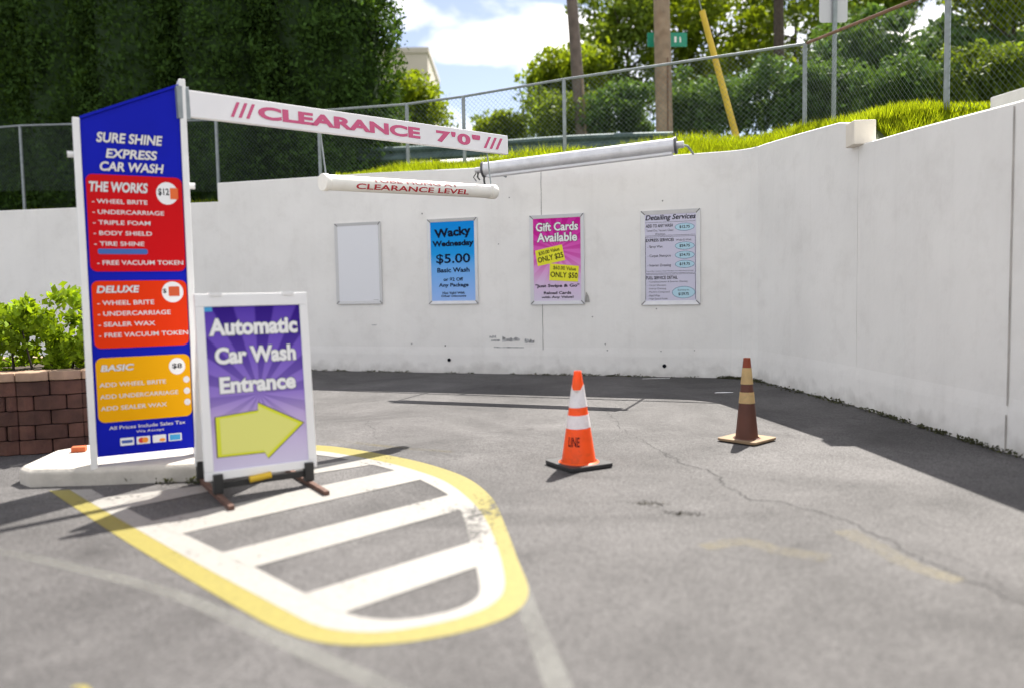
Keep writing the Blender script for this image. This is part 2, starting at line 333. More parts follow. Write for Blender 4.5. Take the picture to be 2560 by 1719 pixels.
ribbon('faded_yellow_line', [z2(1560, 470), z2(1700, 540), z2(1850, 620), z2(2060, 690)], (.14, .1), oldy_l)
ribbon('faded_yellow_line', [z2(960, 545), z2(1130, 520), z2(1300, 560), z2(1500, 590)], (.10, .14), oldy_l)
ribbon('faded_yellow_line', [g(820, 1098), g(1000, 1118), g(1130, 1128)], (.10, .04), oldy_l)
ribbon('faded_yellow_line', [g(180, 1718), g(212, 1719), g(225, 1760)], (.02, .04), yellow_l)
crack_m = mat('crack_tar', (.022, .021, .021), .9); seam_m = mat('tar_seam', (.055, .052, .052), .8, var=.3, scale=20)
z7 = lambda x, y: g(1300 + x / 3.336, 870 + y / 3.336)
CR = [z7(640, 470), z7(700, 520), z7(790, 600), z7(900, 700), z7(1040, 780), z7(1200, 870), z7(1270, 905), z7(1330, 915), z7(1430, 975), z7(1560, 1005), z7(1650, 1060), z7(1690, 1130), z7(1850, 1210), z7(1950, 1250), z2(1250, 345), z2(1400, 385), z2(1600, 445), z2(1800, 535), z2(2000, 645), z2(2200, 735), z2(2335, 805), z2(2500, 900)]
def crackline(P, w, n=160, amp=.02, z=.0014, name='asphalt_crack', m=None):
    P = resample([(*p[:2], z) for p in P], n); vs = []; fs = []; off = 0
    for i in range(n):
        t = P[min(i + 1, n - 1)] - P[max(i - 1, 0)]; t /= np.linalg.norm(t); nn = np.array([-t[1], t[0], 0]); off = off * .82 + rng.uniform(-1, 1) * amp
        ww = w * rng.uniform(.2, 1.4); c = P[i] + nn * off; vs += [c - nn * ww / 2, c + nn * ww / 2]
        if i: fs.append((2 * i - 2, 2 * i, 2 * i + 1, 2 * i - 1))
    return tag(MB().add(vs, fs).obj(name, m or crack_m), kind='structure')
crackline(CR[5:], .012, 220)
crackline(CR[:7], .006, 80)
crackline([z7(1040, 780), z7(850, 770), z7(650, 790)], .004, 40)
crackline([z2(700, 355), z2(760, 380), z2(850, 400), z2(920, 405)], .004, 40, .015)
crackline([g(1130, 1128), g(1250, 1131), g(1380, 1122)], .004, 60, .01)
crackline([g(915, 1050), g(935, 1080), g(945, 1095)], .005, 30, .02)
crackline([z2(1900, 560), z2(2050, 600), z2(2335, 760)], .004, 70, .02)

# retaining walls
WL = np.array([-5.17, 14.35]); WC = np.array([3.40, 11.30]); u = (WC - WL) / np.linalg.norm(WC - WL); nrm = np.array([-u[1], u[0]])   # nrm points away from the lot
RA = math.atan2(u[1], u[0])
def wallmesh(P, zt, th, out, ledge=True):
    """P ground line of the visible face, zt top heights, out = unit normals away from the lot"""
    prof = [(-.012, -.1), (-.009, .29), (-.007, .33), (0, .42), (0, None), (.012, 'c'), (th, 'c'), (th, -.1)]
    mb = MB(); vs = []; k = len(prof)
    for p, z, o in zip(P, zt, out):
        for dx, h in prof:
            zz = z - .012 if h is None else (z if h == 'c' else h); vs.append((p[0] + o[0] * dx, p[1] + o[1] * dx, zz))
    fs = [(i * k + j, (i + 1) * k + j, (i + 1) * k + j + 1, i * k + j + 1) for i in range(len(P) - 1) for j in range(k - 1)]
    fs += [tuple(range(k)), tuple(range((len(P) - 1) * k, len(P) * k))[::-1]]
    return mb.add(vs, fs)
# lower wall at far left
LL = [WL - u * 30, WL - u * 5.3, WL - u * .001]
o = wallmesh(LL, [3.15, 3.08, 2.97], .3, [nrm] * 3).obj('retaining_wall', wall_m)
tag(o, 'low white painted concrete wall at the far left behind the bush, lower than the wall beside it', 'wall')
# main wall with rounded corner and the run on the right
ts = np.linspace(0, 1, 9); P = [WL + (WC - u * .45 - WL) * t for t in ts]; Z = [3.30, 3.29, 3.28, 3.27, 3.245, 3.22, 3.21, 3.205, 3.205]
O = [nrm] * 9
c2 = np.array([3.42, 10.85]); r2d = np.array([3.72, 8.22]) - c2; r2d /= np.linalg.norm(r2d); rn = np.array([-r2d[1], r2d[0]])
A0 = P[-1]
for t in (.2, .4, .6, .8, 1.):
    q = (1 - t) ** 2 * A0 + 2 * t * (1 - t) * np.array([3.40, 11.30]) + t * t * c2; tt = (1 - t) * u + t * r2d; tt /= np.linalg.norm(tt)
    P.append(q); O.append(np.array([-tt[1], tt[0]])); Z.append(3.205 - .01 * t)
for q, z in ((np.array([3.52, 10.0]), 3.15), (np.array([3.64, 8.94]), 3.08), (np.array([3.675, 8.52]), 2.98)):
    P.append(q); O.append(rn); Z.append(z)
O[-1] = rn * .3; O[-2] = rn * .9
main = wallmesh(P, Z, .32, O).obj('retaining_wall', wall_m)
tag(main, 'tall white painted concrete wall carrying the four poster frames and turning the corner to the right', 'wall')
P2 = [np.array([3.6755, 8.515]), np.array([3.72, 7.4]), np.array([3.775, 6.03]), np.array([3.83, 4.5]), np.array([3.9, 1.])]
rw = wallmesh(P2, [2.76, 2.71, 2.63, 2.58, 2.5], .3, [np.array([.999, .04])] * 5).obj('retaining_wall', wall_m)
tag(rw, 'white painted concrete wall on the right with a sloping top, running towards the viewer', 'wall')
blk_m = mat('cream_concrete', (.78, .72, .62), .8, var=.06, bump=.2)
bo = MB().box(-.10, .13, -.12, .12, 0, .25).obj('end_block', blk_m, main, bevel=.012); bo.location = (3.685, 8.52, 2.745); bo.rotation_euler = (0, 0, math.radians(-3))
# expansion joints (thin strips standing 2 mm proud of the faces), drain holes, scuffs
def wpt(x, y, dpt=-.003):
    p = onw(x, y, WL, WC); return np.array([p[0] - nrm[0] * -dpt * -1, p[1] - nrm[1] * -dpt * -1, p[2]])
jm = MB()
for xa, ya, xb, yb in ((1352, 421, 1358, 880),):
    a, b = onw(xa, ya, WL, WC), onw(xb, yb, WL, WC); s_ = np.array([*(-nrm * .003), 0]); w_ = np.array([*(u * .006), 0])
    n = 24; vs = []
    for i in range(n + 1):
        q = a + (b - a) * i / n + s_; j = np.array([*(u * rng.uniform(-.003, .003)), 0]); vs += [q - w_ * rng.uniform(.5, 1.1) + j, q + w_ * rng.uniform(.5, 1.1) + j]
    jm.add(vs, [(2 * i, 2 * i + 1, 2 * i + 3, 2 * i + 2) for i in range(n)])
joint_m = mat('joint_grey', (.30, .29, .28), .9, var=.3, scale=6)  # mottled grey of the joint strip
jm.obj('wall_joint', joint_m, main)
jr = MB(); yj = 6.05
jr.add([(3.77 - .006 + .0001, yj - .008, .36), (3.77 - .006, yj + .008, .36), (3.77 - .004, yj + .008, 2.60), (3.77 - .004, yj - .008, 2.60)], [(0, 1, 2, 3)]); jr.add([(3.77 - .0155, yj - .008, .0), (3.77 - .0155, yj + .008, .0), (3.77 - .013, yj + .008, .29), (3.77 - .013, yj - .008, .29)], [(0, 1, 2, 3)]); jr.obj('wall_joint', mat('joint_brown', (.42, .39, .36), .9, var=.3, scale=3), rw)
for x, y, r_ in ((1123, 899, .028), (1661, 914, .028)):
    p = onw(x, y, WL + nrm * -.014, WC + nrm * -.014); hb = MB(); hb.tube([(0, -.009, 0), (0, .01, 0)], r_, 14)
    o = hb.obj('drain_hole', ink_m, main); o.location = p; o.rotation_euler = (0, 0, RA)
def scuff(name, boxes, parent, m, pl, yo=-.004):
    mb = MB()
    for x0, x1, y0, y1 in boxes:
        a = onw(x0, y1, *pl); b = onw(x1, y0, *pl); n = 9; top = []; bot = []
        for i in range(n):
            t = i / (n - 1); q = a + (b - a) * t; h = (b[2] - a[2]) * rng.uniform(.55, 1.); bz = a[2] + (b[2] - a[2]) * rng.uniform(0, .25)
            top.append((q[0] + nrm[0] * yo, q[1] + nrm[1] * yo, a[2] + h)); bot.append((q[0] + nrm[0] * yo, q[1] + nrm[1] * yo, bz))
        mb.add(top + bot, [(i, i + 1, n + i + 1, n + i) for i in range(n - 1)])
    return mb.obj(name, m, parent)
sc_m = mat('scuff_grey', (.40, .40, .40), .9, var=.55, scale=24)
scuff('scuff_mark', [(1224, 1240, 837, 846), (1256, 1300, 840, 855), (1312, 1336, 846, 858), (1228, 1250, 848, 853), (930, 942, 810, 814), (1235, 1310, 866, 869)], main, sc_m, (WL, WC))
scuff('scuff_mark', [(x, x + 3, y, y + rng.integers(3, 6)) for x, y in ((1054, 532), (1245, 609), (1272, 492), (1028, 857), (1112, 861), (911, 878), (1512, 858), (1517, 873), (1458, 895), (1397, 903), (1651, 876), (1735, 874), (1655, 500), (1640, 770), (1480, 790))], main, mat('scuff_dark', (.12, .11, .11), .9), (WL, WC))

# upper terrain behind the walls
turf_m = mat('turf_ground', (.05, .075, .012), .9, var=.4, scale=3, bump=.5, bscale=30)
HF = [.1, .1, .1, .15, .2, .4, .85, 1., 1., 1.] + [.9, .7, .4, .12, .1, .1, .1]
def upper():
    base = [WL - u * 60, WL - u * 14, WL - u * 5.3, WL - u * .2] + [WL + (WC - WL) * t for t in (0, .25, .5, .75, .9)] + [np.array([3.45, 11.3]), c2, np.array([3.56, 10.]), np.array([3.66, 8.9]), np.array([3.69, 8.45]), np.array([3.8, 6]), np.array([3.9, 1.]), np.array([4.1, -10])]
    zt = [3.15, 3.1, 3.0, 2.95] + [3.0, 3.28, 3.24, 3.20, 3.2] + [3.2, 3.18, 3.13, 3.05, 2.75, 2.62, 2.5, 2.3]
    no = [nrm] * 9 + [np.array([.75, .66]), np.array([.93, .36]), np.array([.99, .1]), np.array([1, 0.]), np.array([1, -.05]), np.array([.99, -.12]), np.array([.99, -.2]), np.array([.95, -.3])]
    ds = [.12, .3, .6, .9, 1.25, 2., 3.2, 6., 14., 40., 120., 400.]; hs = [-.10, -.02, .10, .22, .32, .42, .50, .8, 1.2, 2., 4., 8.]
    vs = []; k = len(ds)
    for bi, (p, z, o) in enumerate(zip(base, zt, no)):
        for dd, h in zip(ds, [q_ * HF[bi] for q_ in hs]): vs.append((p[0] + o[0] * dd, p[1] + o[1] * dd, z + h))
    fs = [(i * k + j, i * k + j + 1, (i + 1) * k + j + 1, (i + 1) * k + j) for i in range(len(base) - 1) for j in range(k - 1)]
    return MB().add(vs, fs), base, zt, no
um, UB, UZ, UN = upper()
tag(um.obj('grass_bank_terrain', turf_m, smooth=True), kind='structure')
def seglen(p, q): return np.linalg.norm(np.array(q) - np.array(p))
def bank(sx, dd):
    """a point on the bank: sx runs along the wall line by index, dd is the distance behind it"""
    i = min(int(sx), len(UB) - 2); f = sx - i; o = UN[i] * (1 - f) + UN[i + 1] * f; p = UB[i] * (1 - f) + UB[i + 1] * f
    ds = [.12, .3, .6, .9, 1.25, 2., 3.2, 6., 14.]; hs = [-.10, -.02, .10, .22, .32, .42, .50, .8, 1.2]
    return np.array([p[0] + o[0] * dd, p[1] + o[1] * dd, UZ[i] * (1 - f) + UZ[i + 1] * f + np.interp(dd, ds, hs) * (HF[i] * (1 - f) + HF[i + 1] * f)])

# ---------------------------------------------------------------- foliage helpers
def fast_mesh(name, V, nper, m, parent=None, kind=None):
    """V: (n*nper, 3) vertices of n separate faces"""
    n = len(V) // nper; me = bpy.data.meshes.new(name); me.vertices.add(len(V)); me.vertices.foreach_set('co', V.astype(np.float32).ravel())
    me.loops.add(len(V)); me.loops.foreach_set('vertex_index', np.arange(len(V), dtype=np.int32)); me.polygons.add(n)
    me.polygons.foreach_set('loop_start', np.arange(0, len(V), nper, dtype=np.int32)); me.materials.append(m); me.update(calc_edges=True); me.validate()
    o = bpy.data.objects.new(name, me); C.objects.link(o)
    if parent: o.parent = parent
    if kind: o['kind'] = kind
    return o
def leaves(Cn, size, droop=0., aspect=.55, out=None):
    n = len(Cn); a = rng.normal(size=(n, 3)); a[:, 2] -= droop; a /= np.linalg.norm(a, axis=1)[:, None]
    b = rng.normal(size=(n, 3))
    if out is not None: b = np.cross(a, out + .6 * b)
    b -= a * (a * b).sum(1)[:, None]; b /= np.linalg.norm(b, axis=1)[:, None] + 1e-9
    s = size * rng.uniform(.6, 1.35, n)[:, None]; w = s * aspect
    q = np.stack([Cn - a * s * .5, Cn + b * w * .5, Cn + a * s * .5, Cn - b * w * .5], 1); return q.reshape(-1, 3)
bark_m = mat('bark', (.06, .045, .035), .9, var=.3, scale=12, bump=.6, bscale=25)
leafA = mat('leaf_bright', (.15, .21, .016), .65, island=.45, var=.35, scale=.9, trans=.45, spec=.15)
leafB = mat('leaf_mid', (.12, .18, .025), .65, island=.4, var=.4, scale=.8, trans=.4, spec=.15)
leafC = mat('leaf_dark', (.075, .14, .045), .65, island=.35, var=.35, scale=.8, trans=.3, spec=.15)
hedge_m = mat('conifer_leaf', (.042, .085, .018), .8, island=.4, var=.4, scale=1.2, trans=.35, spec=.08)
bush_m = mat('shrub_leaf', (.20, .30, .015), .6, spec=.15, island=.4, var=.3, scale=3, trans=.42)
def broad_tree(label, x, y, zb, zc, rx, rz, m, nclump=70, nleaf=110, size=.16, group=None, trunk=True, name='broadleaf_tree', cat='tree', lean=0., cl=.5):
    t = thing(name, label, cat, (x, y, zb), 0, group); T = MB()
    if trunk:
        top = zc - zb + rz * .4; r0 = max(.07, rx * .055); T.tube([(0, 0, -.2), (lean * .3, 0, top * .35), (lean, .05, top * .7), (lean, 0, top)], [r0, r0 * .8, r0 * .5, r0 * .15], 8)
        for k in range(9):
            a = k * 2.4; z0 = top * (.4 + .06 * k); L_ = rx * .75; T.tube([(lean * .6, 0, z0), (lean * .6 + math.cos(a) * L_ * .5, math.sin(a) * L_ * .5, z0 + L_ * .25), (lean * .6 + math.cos(a) * L_, math.sin(a) * L_, z0 + L_ * .65)], [r0 * .4, r0 * .25, r0 * .08], 6)
        T.obj('trunk', bark_m, t, smooth=True)
    dd = rng.normal(size=(nclump, 3)); dd /= np.linalg.norm(dd, axis=1)[:, None]; rr = rng.uniform(.25, 1., nclump) ** .6
    cc = dd * rr[:, None] * [rx, rx, rz] * rng.uniform(.8, 1.12, (nclump, 1)) + [lean, 0, zc - zb]
    cr = cl * rx ** .5 * rng.uniform(.45, 1.1, nclump); L_ = []
    for c, r in zip(cc, cr):
        k = max(8, int(nleaf * rng.uniform(.6, 1.2))); q = rng.normal(size=(k, 3)); q /= np.linalg.norm(q, axis=1)[:, None]; L_.append(c + q * (rng.uniform(.1, 1, (k, 1)) ** .5) * r * [1, 1, .75])
    L_ = np.concatenate(L_); L_[:, 2] = np.maximum(L_[:, 2], .05)
    fast_mesh('crown', leaves(L_, size, .2), 4, m, t); return t
# conifers on the left
def conifer(label, x, y, zb, h, r, n=11000):
    t = thing('conifer_tree', label, 'tree', (x, y, zb), 0, 'tall dark conifers behind the fence')
    MB().tube([(0, 0, -.2), (0, 0, h * .5), (0, 0, h * .96)], [.16, .1, .03], 8).obj('trunk', bark_m, t, smooth=True)
    z = rng.uniform(0.02, 1, n) ** .9; a = rng.uniform(0, 2 * math.pi, n); ph = rng.uniform(0, 6.28, 4)
    def prof(z): return r * np.minimum(1, (1.02 - z) * 1.9) ** .7 * (.88 + .12 * np.minimum(1, z * 8))
    lump = 1 + .05 * np.sin(a * 5 + z * 38 + ph[0]) + .06 * np.sin(a * 7 - z * 51 + ph[1]) + .05 * np.sin(a * 9 + z * 55 + ph[2])
    rad = prof(z) * lump * rng.uniform(.72, 1.04, n)
    out = np.c_[np.cos(a), np.sin(a), np.full(n, .5)]
    P_ = np.c_[np.cos(a) * rad, np.sin(a) * rad, z * h]
    kc = 420; ac = rng.uniform(0, 2 * math.pi, kc); zc_ = rng.uniform(.0, .97, kc); pc = prof(zc_) * rng.uniform(.8, 1.02, kc); Q_ = rng.normal(size=(kc, n // kc, 3)); Q_ /= np.linalg.norm(Q_, axis=2)[..., None]
    Q_ = Q_ * (rng.uniform(.1, 1, (kc, n // kc, 1)) ** .5) * rng.uniform(.16, .36, (kc, 1, 1)) * [1, 1, 1.5] + np.c_[np.cos(ac) * pc, np.sin(ac) * pc, zc_ * h][:, None, :]
    P2_ = Q_.reshape(-1, 3); P2_[:, 2] = np.maximum(P2_[:, 2], .03); P_ = np.concatenate([P_, P2_]); out = np.concatenate([out, np.c_[P2_[:, :2], np.full(len(P2_), .6)]])
    V = leaves(P_, .11, -.5, .55, out); fast_mesh('crown', V, 4, hedge_m, t)
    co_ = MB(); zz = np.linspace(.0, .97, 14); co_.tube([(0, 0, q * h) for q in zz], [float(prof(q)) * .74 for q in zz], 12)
    co_.obj('light_block_core', mat('light_block_core', (.03, .062, .018), .95, bump=.6, bscale=8), t, smooth=True)  # solid dark core added inside the crown to block light
    return t
cw = ['rightmost tall dark conifer with a sunlit yellow-green edge beside the open sky', 'tall dark conifer behind the first letters of the clearance bar', 'tall dark conifer rising above the slanted top of the price board', 'tall dark conifer just left of the price board', 'tall dark conifer at the upper left, second from the picture edge', 'leftmost tall dark conifer at the picture edge']
for i, (x, y, h, r) in enumerate(((-3.8, 17.3, 7.6, 1.52), (-5.9, 17.7, 10, 1.5), (-7.9, 18.2, 9.8, 1.5), (-9.8, 18.9, 10.2, 1.5), (-11.8, 19.6, 9.8, 1.5), (-13.8, 20.3, 9.8, 1.5))):
    conifer(cw[i], x, y, 2.95, h + .4, r, 26000 if i < 3 else 24000)
# right-hand trees
def px(x, y, Y): r = ray(x, y); c = np.array([0, 0, H]) + r * Y / r[1]; return c
def tr(label, cx, cy, Y, rpx, rzpx, m, **k):
    c = px(cx, cy, Y); s = Y / F; return broad_tree(label, c[0], Y, k.pop('zb', 3.9), c[2], rpx * s, rzpx * s, m, **k)
G = 'broadleaf trees behind the fence'
tr('small pale green tree in front of the beige building, beside the conifers', 1040, 275, 21, 85, 85, leafA, nclump=60, nleaf=90, size=.15, group=G, zb=4.0)
tr('bushy tree with yellow-green top left of the brown leaning pole', 1425, 235, 24, 105, 130, leafA, nclump=120, nleaf=110, size=.17, group=G, zb=4.2)
tr('large green tree between the two wooden poles', 1570, 120, 27, 140, 210, leafB, nclump=95, nleaf=100, size=.19, group=G, zb=4.3)
tr('mid green tree behind the yellow guy wire guard', 1790, 130, 26, 150, 220, leafA, nclump=95, nleaf=100, size=.19, group=G, zb=4.3)
tr('leafy tree behind the grey sign, left of the fence corner', 1990, 60, 28, 160, 200, leafB, nclump=80, nleaf=100, size=.19, group=G, zb=4.5)
tr('dense dark green tree behind the fence, right of the grey sign post', 2180, 190, 22, 170, 170, leafC, nclump=170, nleaf=120, size=.17, group=G, zb=4.2)
tr('dense dark green tree behind the last fence post at right', 2400, 185, 21, 130, 140, leafC, nclump=130, nleaf=120, size=.17, group=G, zb=4.2)
tr('green tree at the top right corner of the picture', 2560, 160, 24, 130, 150, leafA, nclump=60, nleaf=100, size=.18, group=G, zb=4.2)
tr('high yellow-green branches at the top right, above the dark trees', 2540, -40, 20, 150, 90, leafA, nclump=60, nleaf=90, size=.17, group=G, zb=4.2)
tr('tall tree with an open top above the grey sign', 2210, -60, 30, 190, 120, leafB, nclump=90, nleaf=100, size=.22, group=G, zb=4.5)
tr('tall tree with bright leaves at the top, right of the big wooden pole', 1700, -60, 30, 190, 130, leafA, nclump=80, nleaf=100, size=.22, group=G, zb=4.5)
B = 'bushes behind the guardrail'
for lb, cx, cy, Y, r, rz, m in (('low sunlit yellow-green bush under the open sky behind the guardrail', 1250, 325, 23, 70, 38, leafA), ('dark green bush at the foot of the brown leaning pole', 1420, 300, 21, 110, 80, leafB), ('dark bush between the two wooden poles above the guardrail', 1550, 290, 20, 100, 80, leafC),
        ('dark bush right of the big wooden pole, left of the yellow guard', 1740, 265, 19, 110, 85, leafC), ('dark bush right of the yellow guy wire guard', 1900, 250, 19, 120, 90, leafC), ('dark bush behind the corner post of the fence', 2050, 240, 18, 90, 90, leafC), ('dark bush behind the grass above the right wall', 2260, 235, 17, 130, 80, leafC), ('dark bush at the right edge above the pale slab', 2460, 200, 16, 110, 90, leafB)):
    c = px(cx, cy, Y); s = Y / F; broad_tree(lb, c[0], Y, 3.7, max(c[2], 3.9), r * s, rz * s, m, nclump=70, nleaf=100, size=.12, group=B, trunk=False, name='bush', cat='bush', cl=.42)
t = thing('bare_tree_trunk', 'dark slender tree trunk standing among the leaves between the yellow guard and the fence corner', 'tree', (px(1945, 300, 20)[0], 20, 3.9))
MB().tube([(0, 0, -.2), (.03, 0, 2), (.0, 0, 4.5), (.08, 0, 8)], [.16, .14, .12, .07], 8).obj('trunk', bark_m, t, smooth=True)

# grass on the bank
grass_m = mat('grass_blade', (.23, .30, .012), .7, spec=.1, island=.45, dirt=.3, dscale=5, dcol=(.24, .20, .06, 1), var=.25, scale=1.5, trans=.5)
def grassfield(n, s0, s1, d0, d1, h0, h1):
    s = rng.uniform(s0, s1, n); dd = d0 + (d1 - d0) * rng.uniform(0, 1, n) ** 1.2; P_ = np.array([bank(a, b) for a, b in zip(s, dd)])
    clump = .6 + .7 * (np.sin(P_[:, 0] * 3.1 + np.sin(P_[:, 1] * 2.3)) * .5 + .5)
    h = rng.uniform(h0, h1, n) * clump; a = rng.uniform(0, 6.28, n); w = rng.uniform(.006, .014, n); lx = rng.normal(0, .35, n) * h; ly = rng.normal(0, .35, n) * h
    q = np.stack([P_ + np.c_[-np.cos(a) * w, -np.sin(a) * w, -.02 * np.ones(n)], P_ + np.c_[np.cos(a) * w, np.sin(a) * w, -.02 * np.ones(n)], P_ + np.c_[lx, ly, h]], 1); return q.reshape(-1, 3)
V = np.concatenate([grassfield(24000, 5.0, 9, .1, 1.4, .05, .17), grassfield(12000, 5.4, 9, 1.2, 5, .08, .22), grassfield(20000, 9, 12.2, .32, 2.2, .05, .16), grassfield(7000, 12.2, 13.55, .32, 1.5, .04, .10), grassfield(4000, 1.5, 3.2, .3, 1.5, .06, .14)])
tag(fast_mesh('bank_grass', V, 3, grass_m), 'bright yellow-green grass on the bank above the white wall', 'grass', kind='stuff')
# weeds along the foot of the wall and in the cracks
weed_m = mat('weed', (.06, .065, .035), .7, island=.4, trans=.3)
Wp = []
for _ in range(170):
    t_ = rng.uniform(0, 1) ** .8; i = int(t_ * (len(P) - 1)); f = t_ * (len(P) - 1) - i; j = min(i + 1, len(P) - 1); p = P[i] * (1 - f) + P[j] * f; o_ = O[i]
    k = int(rng.integers(3, 26)); s = rng.uniform(.01, .04); Wp.append(np.c_[p[0] - o_[0] * .05 + rng.normal(0, .05, k), p[1] - o_[1] * .05 + rng.normal(0, .02, k), rng.uniform(0, s, k)])
for _ in range(110):
    y_ = rng.uniform(2.5, 8.4); x_ = np.interp(y_, [1, 4.5, 6.03, 7.4, 8.5], [3.9, 3.83, 3.775, 3.72, 3.6755]); k = int(rng.integers(4, 26)); Wp.append(np.c_[x_ - .05 + rng.normal(0, .02, k), y_ + rng.normal(0, .05, k), rng.uniform(0, .035, k)])
Dp = []
for c_ in (z2(735, 354), z2(700, 357), z2(760, 362), z2(870, 402), z2(905, 403), z2(840, 400)):
    Dp.append(np.c_[c_[0] + rng.normal(0, .045, 26), c_[1] + rng.normal(0, .02, 26), rng.uniform(0, .006, 26)])
tag(fast_mesh('dry_crack_weeds', leaves(np.concatenate(Dp), .03, .0, .16), 4, mat('dry_weed', (.05, .045, .03), .9, island=.5)), 'dry dark tufts growing in the asphalt in front of the cones', 'weeds', kind='stuff')
for x_, k in ((245, 60), (320, 40), (490, 60), (420, 30)):
    c_ = g(x_, 1206); Wp.append(np.c_[c_[0] + rng.normal(0, .04, k), c_[1] + rng.normal(0, .015, k) - .01, rng.uniform(0, .04, k)])
tag(fast_mesh('wall_foot_weeds', leaves(np.concatenate(Wp), .028, -.3), 4, weed_m), 'small green weeds along the foot of the walls', 'weeds', kind='stuff')
# litter: pale scraps near the wall
for i, (x, y, lb) in enumerate(((1808, 981, 'thin white scrap lying in the shade near the dark cone'), (1640, 946, 'white straw-like scrap at the foot of the wall under the price list'))):
    c_ = g(x, y); q = MB().prism([(-.11, -.012), (.0, -.03), (.12, -.008), (.05, .025), (-.07, .02)] if i == 0 else [(-.2, -.006), (0, .01), (.2, -.004), (.0, .022)], .002, .008).obj('paper_scrap', white_ink); q.location = c_; q.rotation_euler = (0, 0, .02); tag(q, lb, 'litter')

# ---------------------------------------------------------------- chain link fence
fz = [((-20.0, 20.6), 5.2, 3.3), ((-14.9, 18.87), 5.1, 3.3), ((-10.35, 17.25), 4.98, 3.2), ((-8.0, 16.42), 4.82, 3.2), ((-5.58, 15.55), 4.66, 3.3), ((-3.44, 14.79), 4.62, 3.4), ((-1.76, 14.19), 4.57, 3.45), ((-.75, 13.83), 4.60, 3.5), ((.92, 13.23), 4.70, 3.5), ((4.38, 12.0), 4.83, 3.4), ((4.80, 8.9), 4.50, 2.95), ((5.25, 5.8), 4.25, 2.8), ((5.6, 2.8), 4.1, 2.7)]
fe = thing('chain_link_fence', 'chain link fence on steel posts standing on the grass bank above the white walls', 'fence')
for (p, zt_, zb_) in fz: MB().tube([(p[0], p[1], zb_ - .3), (p[0], p[1], zt_)], .032, 10).obj('post', galv_m, fe, smooth=True)
rust_m = mat('rusty_rail', (.22, .12, .08), .7, var=.3, scale=8)
MB().tube([(p[0], p[1], z) for p, z, _ in fz[:10]], .022, 8).obj('top_rail', galv_m, fe, smooth=True)
MB().tube([(fz[9][0][0] + .02, fz[9][0][1] - .05, fz[9][1])] + [(p[0], p[1], z) for p, z, _ in fz[10:]], .024, 8).obj('top_rail', rust_m, fe, smooth=True)['label'] = 'rust brown top rail rising to the right'
wm = MB(); wt = .0017
def wire(a, b):
    a = np.array(a); b = np.array(b); t_ = b - a; t_ /= np.linalg.norm(t_); s1 = np.cross(t_, [0, 0, 1.]); s1 /= np.linalg.norm(s1); s2 = np.cross(t_, s1)
    vs = [q + o_ * wt for q in (a, b) for o_ in (s1, s2 * .9 - s1 * .5, -s2 * .9 - s1 * .5)]; wm.add(vs, [(0, 1, 4, 3), (1, 2, 5, 4), (2, 0, 3, 5)])
for (p, zt1, zb1), (q, zt2, zb2) in list(zip(fz[:-1], fz[1:]))[1:]:
    p = np.array(p); q = np.array(q); L_ = np.linalg.norm(q - p); dr = (q - p) / L_; hh = 1.36
    def P3(s, f):  # along, height fraction
        s = min(max(s, 0), L_); k = s / L_; zt_ = zt1 + (zt2 - zt1) * k; return (p[0] + dr[0] * s, p[1] + dr[1] * s, zt_ - hh * (1 - f))
    st = .078; n = int(L_ / st)
    for sgn in (1, -1):
        for i in range(-int(hh / st) - 1, n + int(hh / st) + 2):
            s0 = i * st; s1_ = s0 + sgn * hh; fa, fb = 0., 1.
            def clipf(s): return (s - s0) / (sgn * hh)
            lo, hi = sorted((clipf(0), clipf(L_))); fa = max(0, lo); fb = min(1, hi)
            if fb - fa < .02: continue
            wire(P3(s0 + sgn * hh * fa, fa), P3(s0 + sgn * hh * fb, fb))
wm.obj('wire_mesh', mat('wire', (.13, .17, .16), .5, metal=.4), fe)
# guardrail behind the fence
gr = thing('guardrail', 'weathered steel guardrail behind the chain link fence, left of the big wooden pole', 'guardrail', (-.2, 16.1, 3.7), math.atan2(-1.1, 6.8))
prof = [(.0, .31), (-.03, .30), (-.08, .27), (-.08, .22), (-.02, .17), (-.02, .14), (-.08, .09), (-.08, .04), (-.03, .01), (.0, .0)]
gm = MB(); nx = 14; vs = []
for i in range(nx + 1):
    x_ = -3.6 + 7.0 * i / nx
    for y_, z_ in prof: vs.append((x_, y_, z_ + .27 + .03 * math.sin(x_ * .9)))
gm.add(vs, [(i * 10 + j, (i + 1) * 10 + j, (i + 1) * 10 + j + 1, i * 10 + j + 1) for i in range(nx) for j in range(9)])
gm.obj('rail', mat('weathered_rail', (.07, .11, .115), .75, metal=.1, var=.25, scale=7), gr, smooth=False)
for x_ in (-3.2, -1.3, .6, 2.5): MB().box(x_ - .07, x_ + .07, .012, .17, -.3, .56).obj('post', bark_m, gr)
# ---------------------------------------------------------------- poles and street things
wood_m = mat('pole_wood', (.30, .22, .155), .85, var=.25, scale=5, bump=.4, bscale=30, dirt=.5, dscale=1.2, dcol=(.22, .09, .035, 1)); wood2 = mat('pole_wood_dark', (.15, .115, .10), .85, var=.25, scale=6, bump=.4, bscale=30)
a, b = px(1655, 0, 18), px(1663, 350, 18); dz = (a - b) / (a[2] - b[2])
po = thing('utility_pole', 'thick tan wooden utility pole with rust stained foot beside the end of the silver tube', 'utility pole', (b[0], 18, 3.9))
MB().tube([tuple(dz * z) for z in (-.3, 2, 4, 5.4)], [.195, .185, .175, .17], 16).obj('shaft', wood_m, po, smooth=True)
MB().tube([(.02, -.20, -.2), (.03, -.19, 2.4)], .012, 6).obj('ground_wire', mat('rust_wire', (.16, .08, .05), .8), po)
a, b = px(1430, 0, 20), px(1455, 340, 20); dz = (a - b) / (a[2] - b[2])
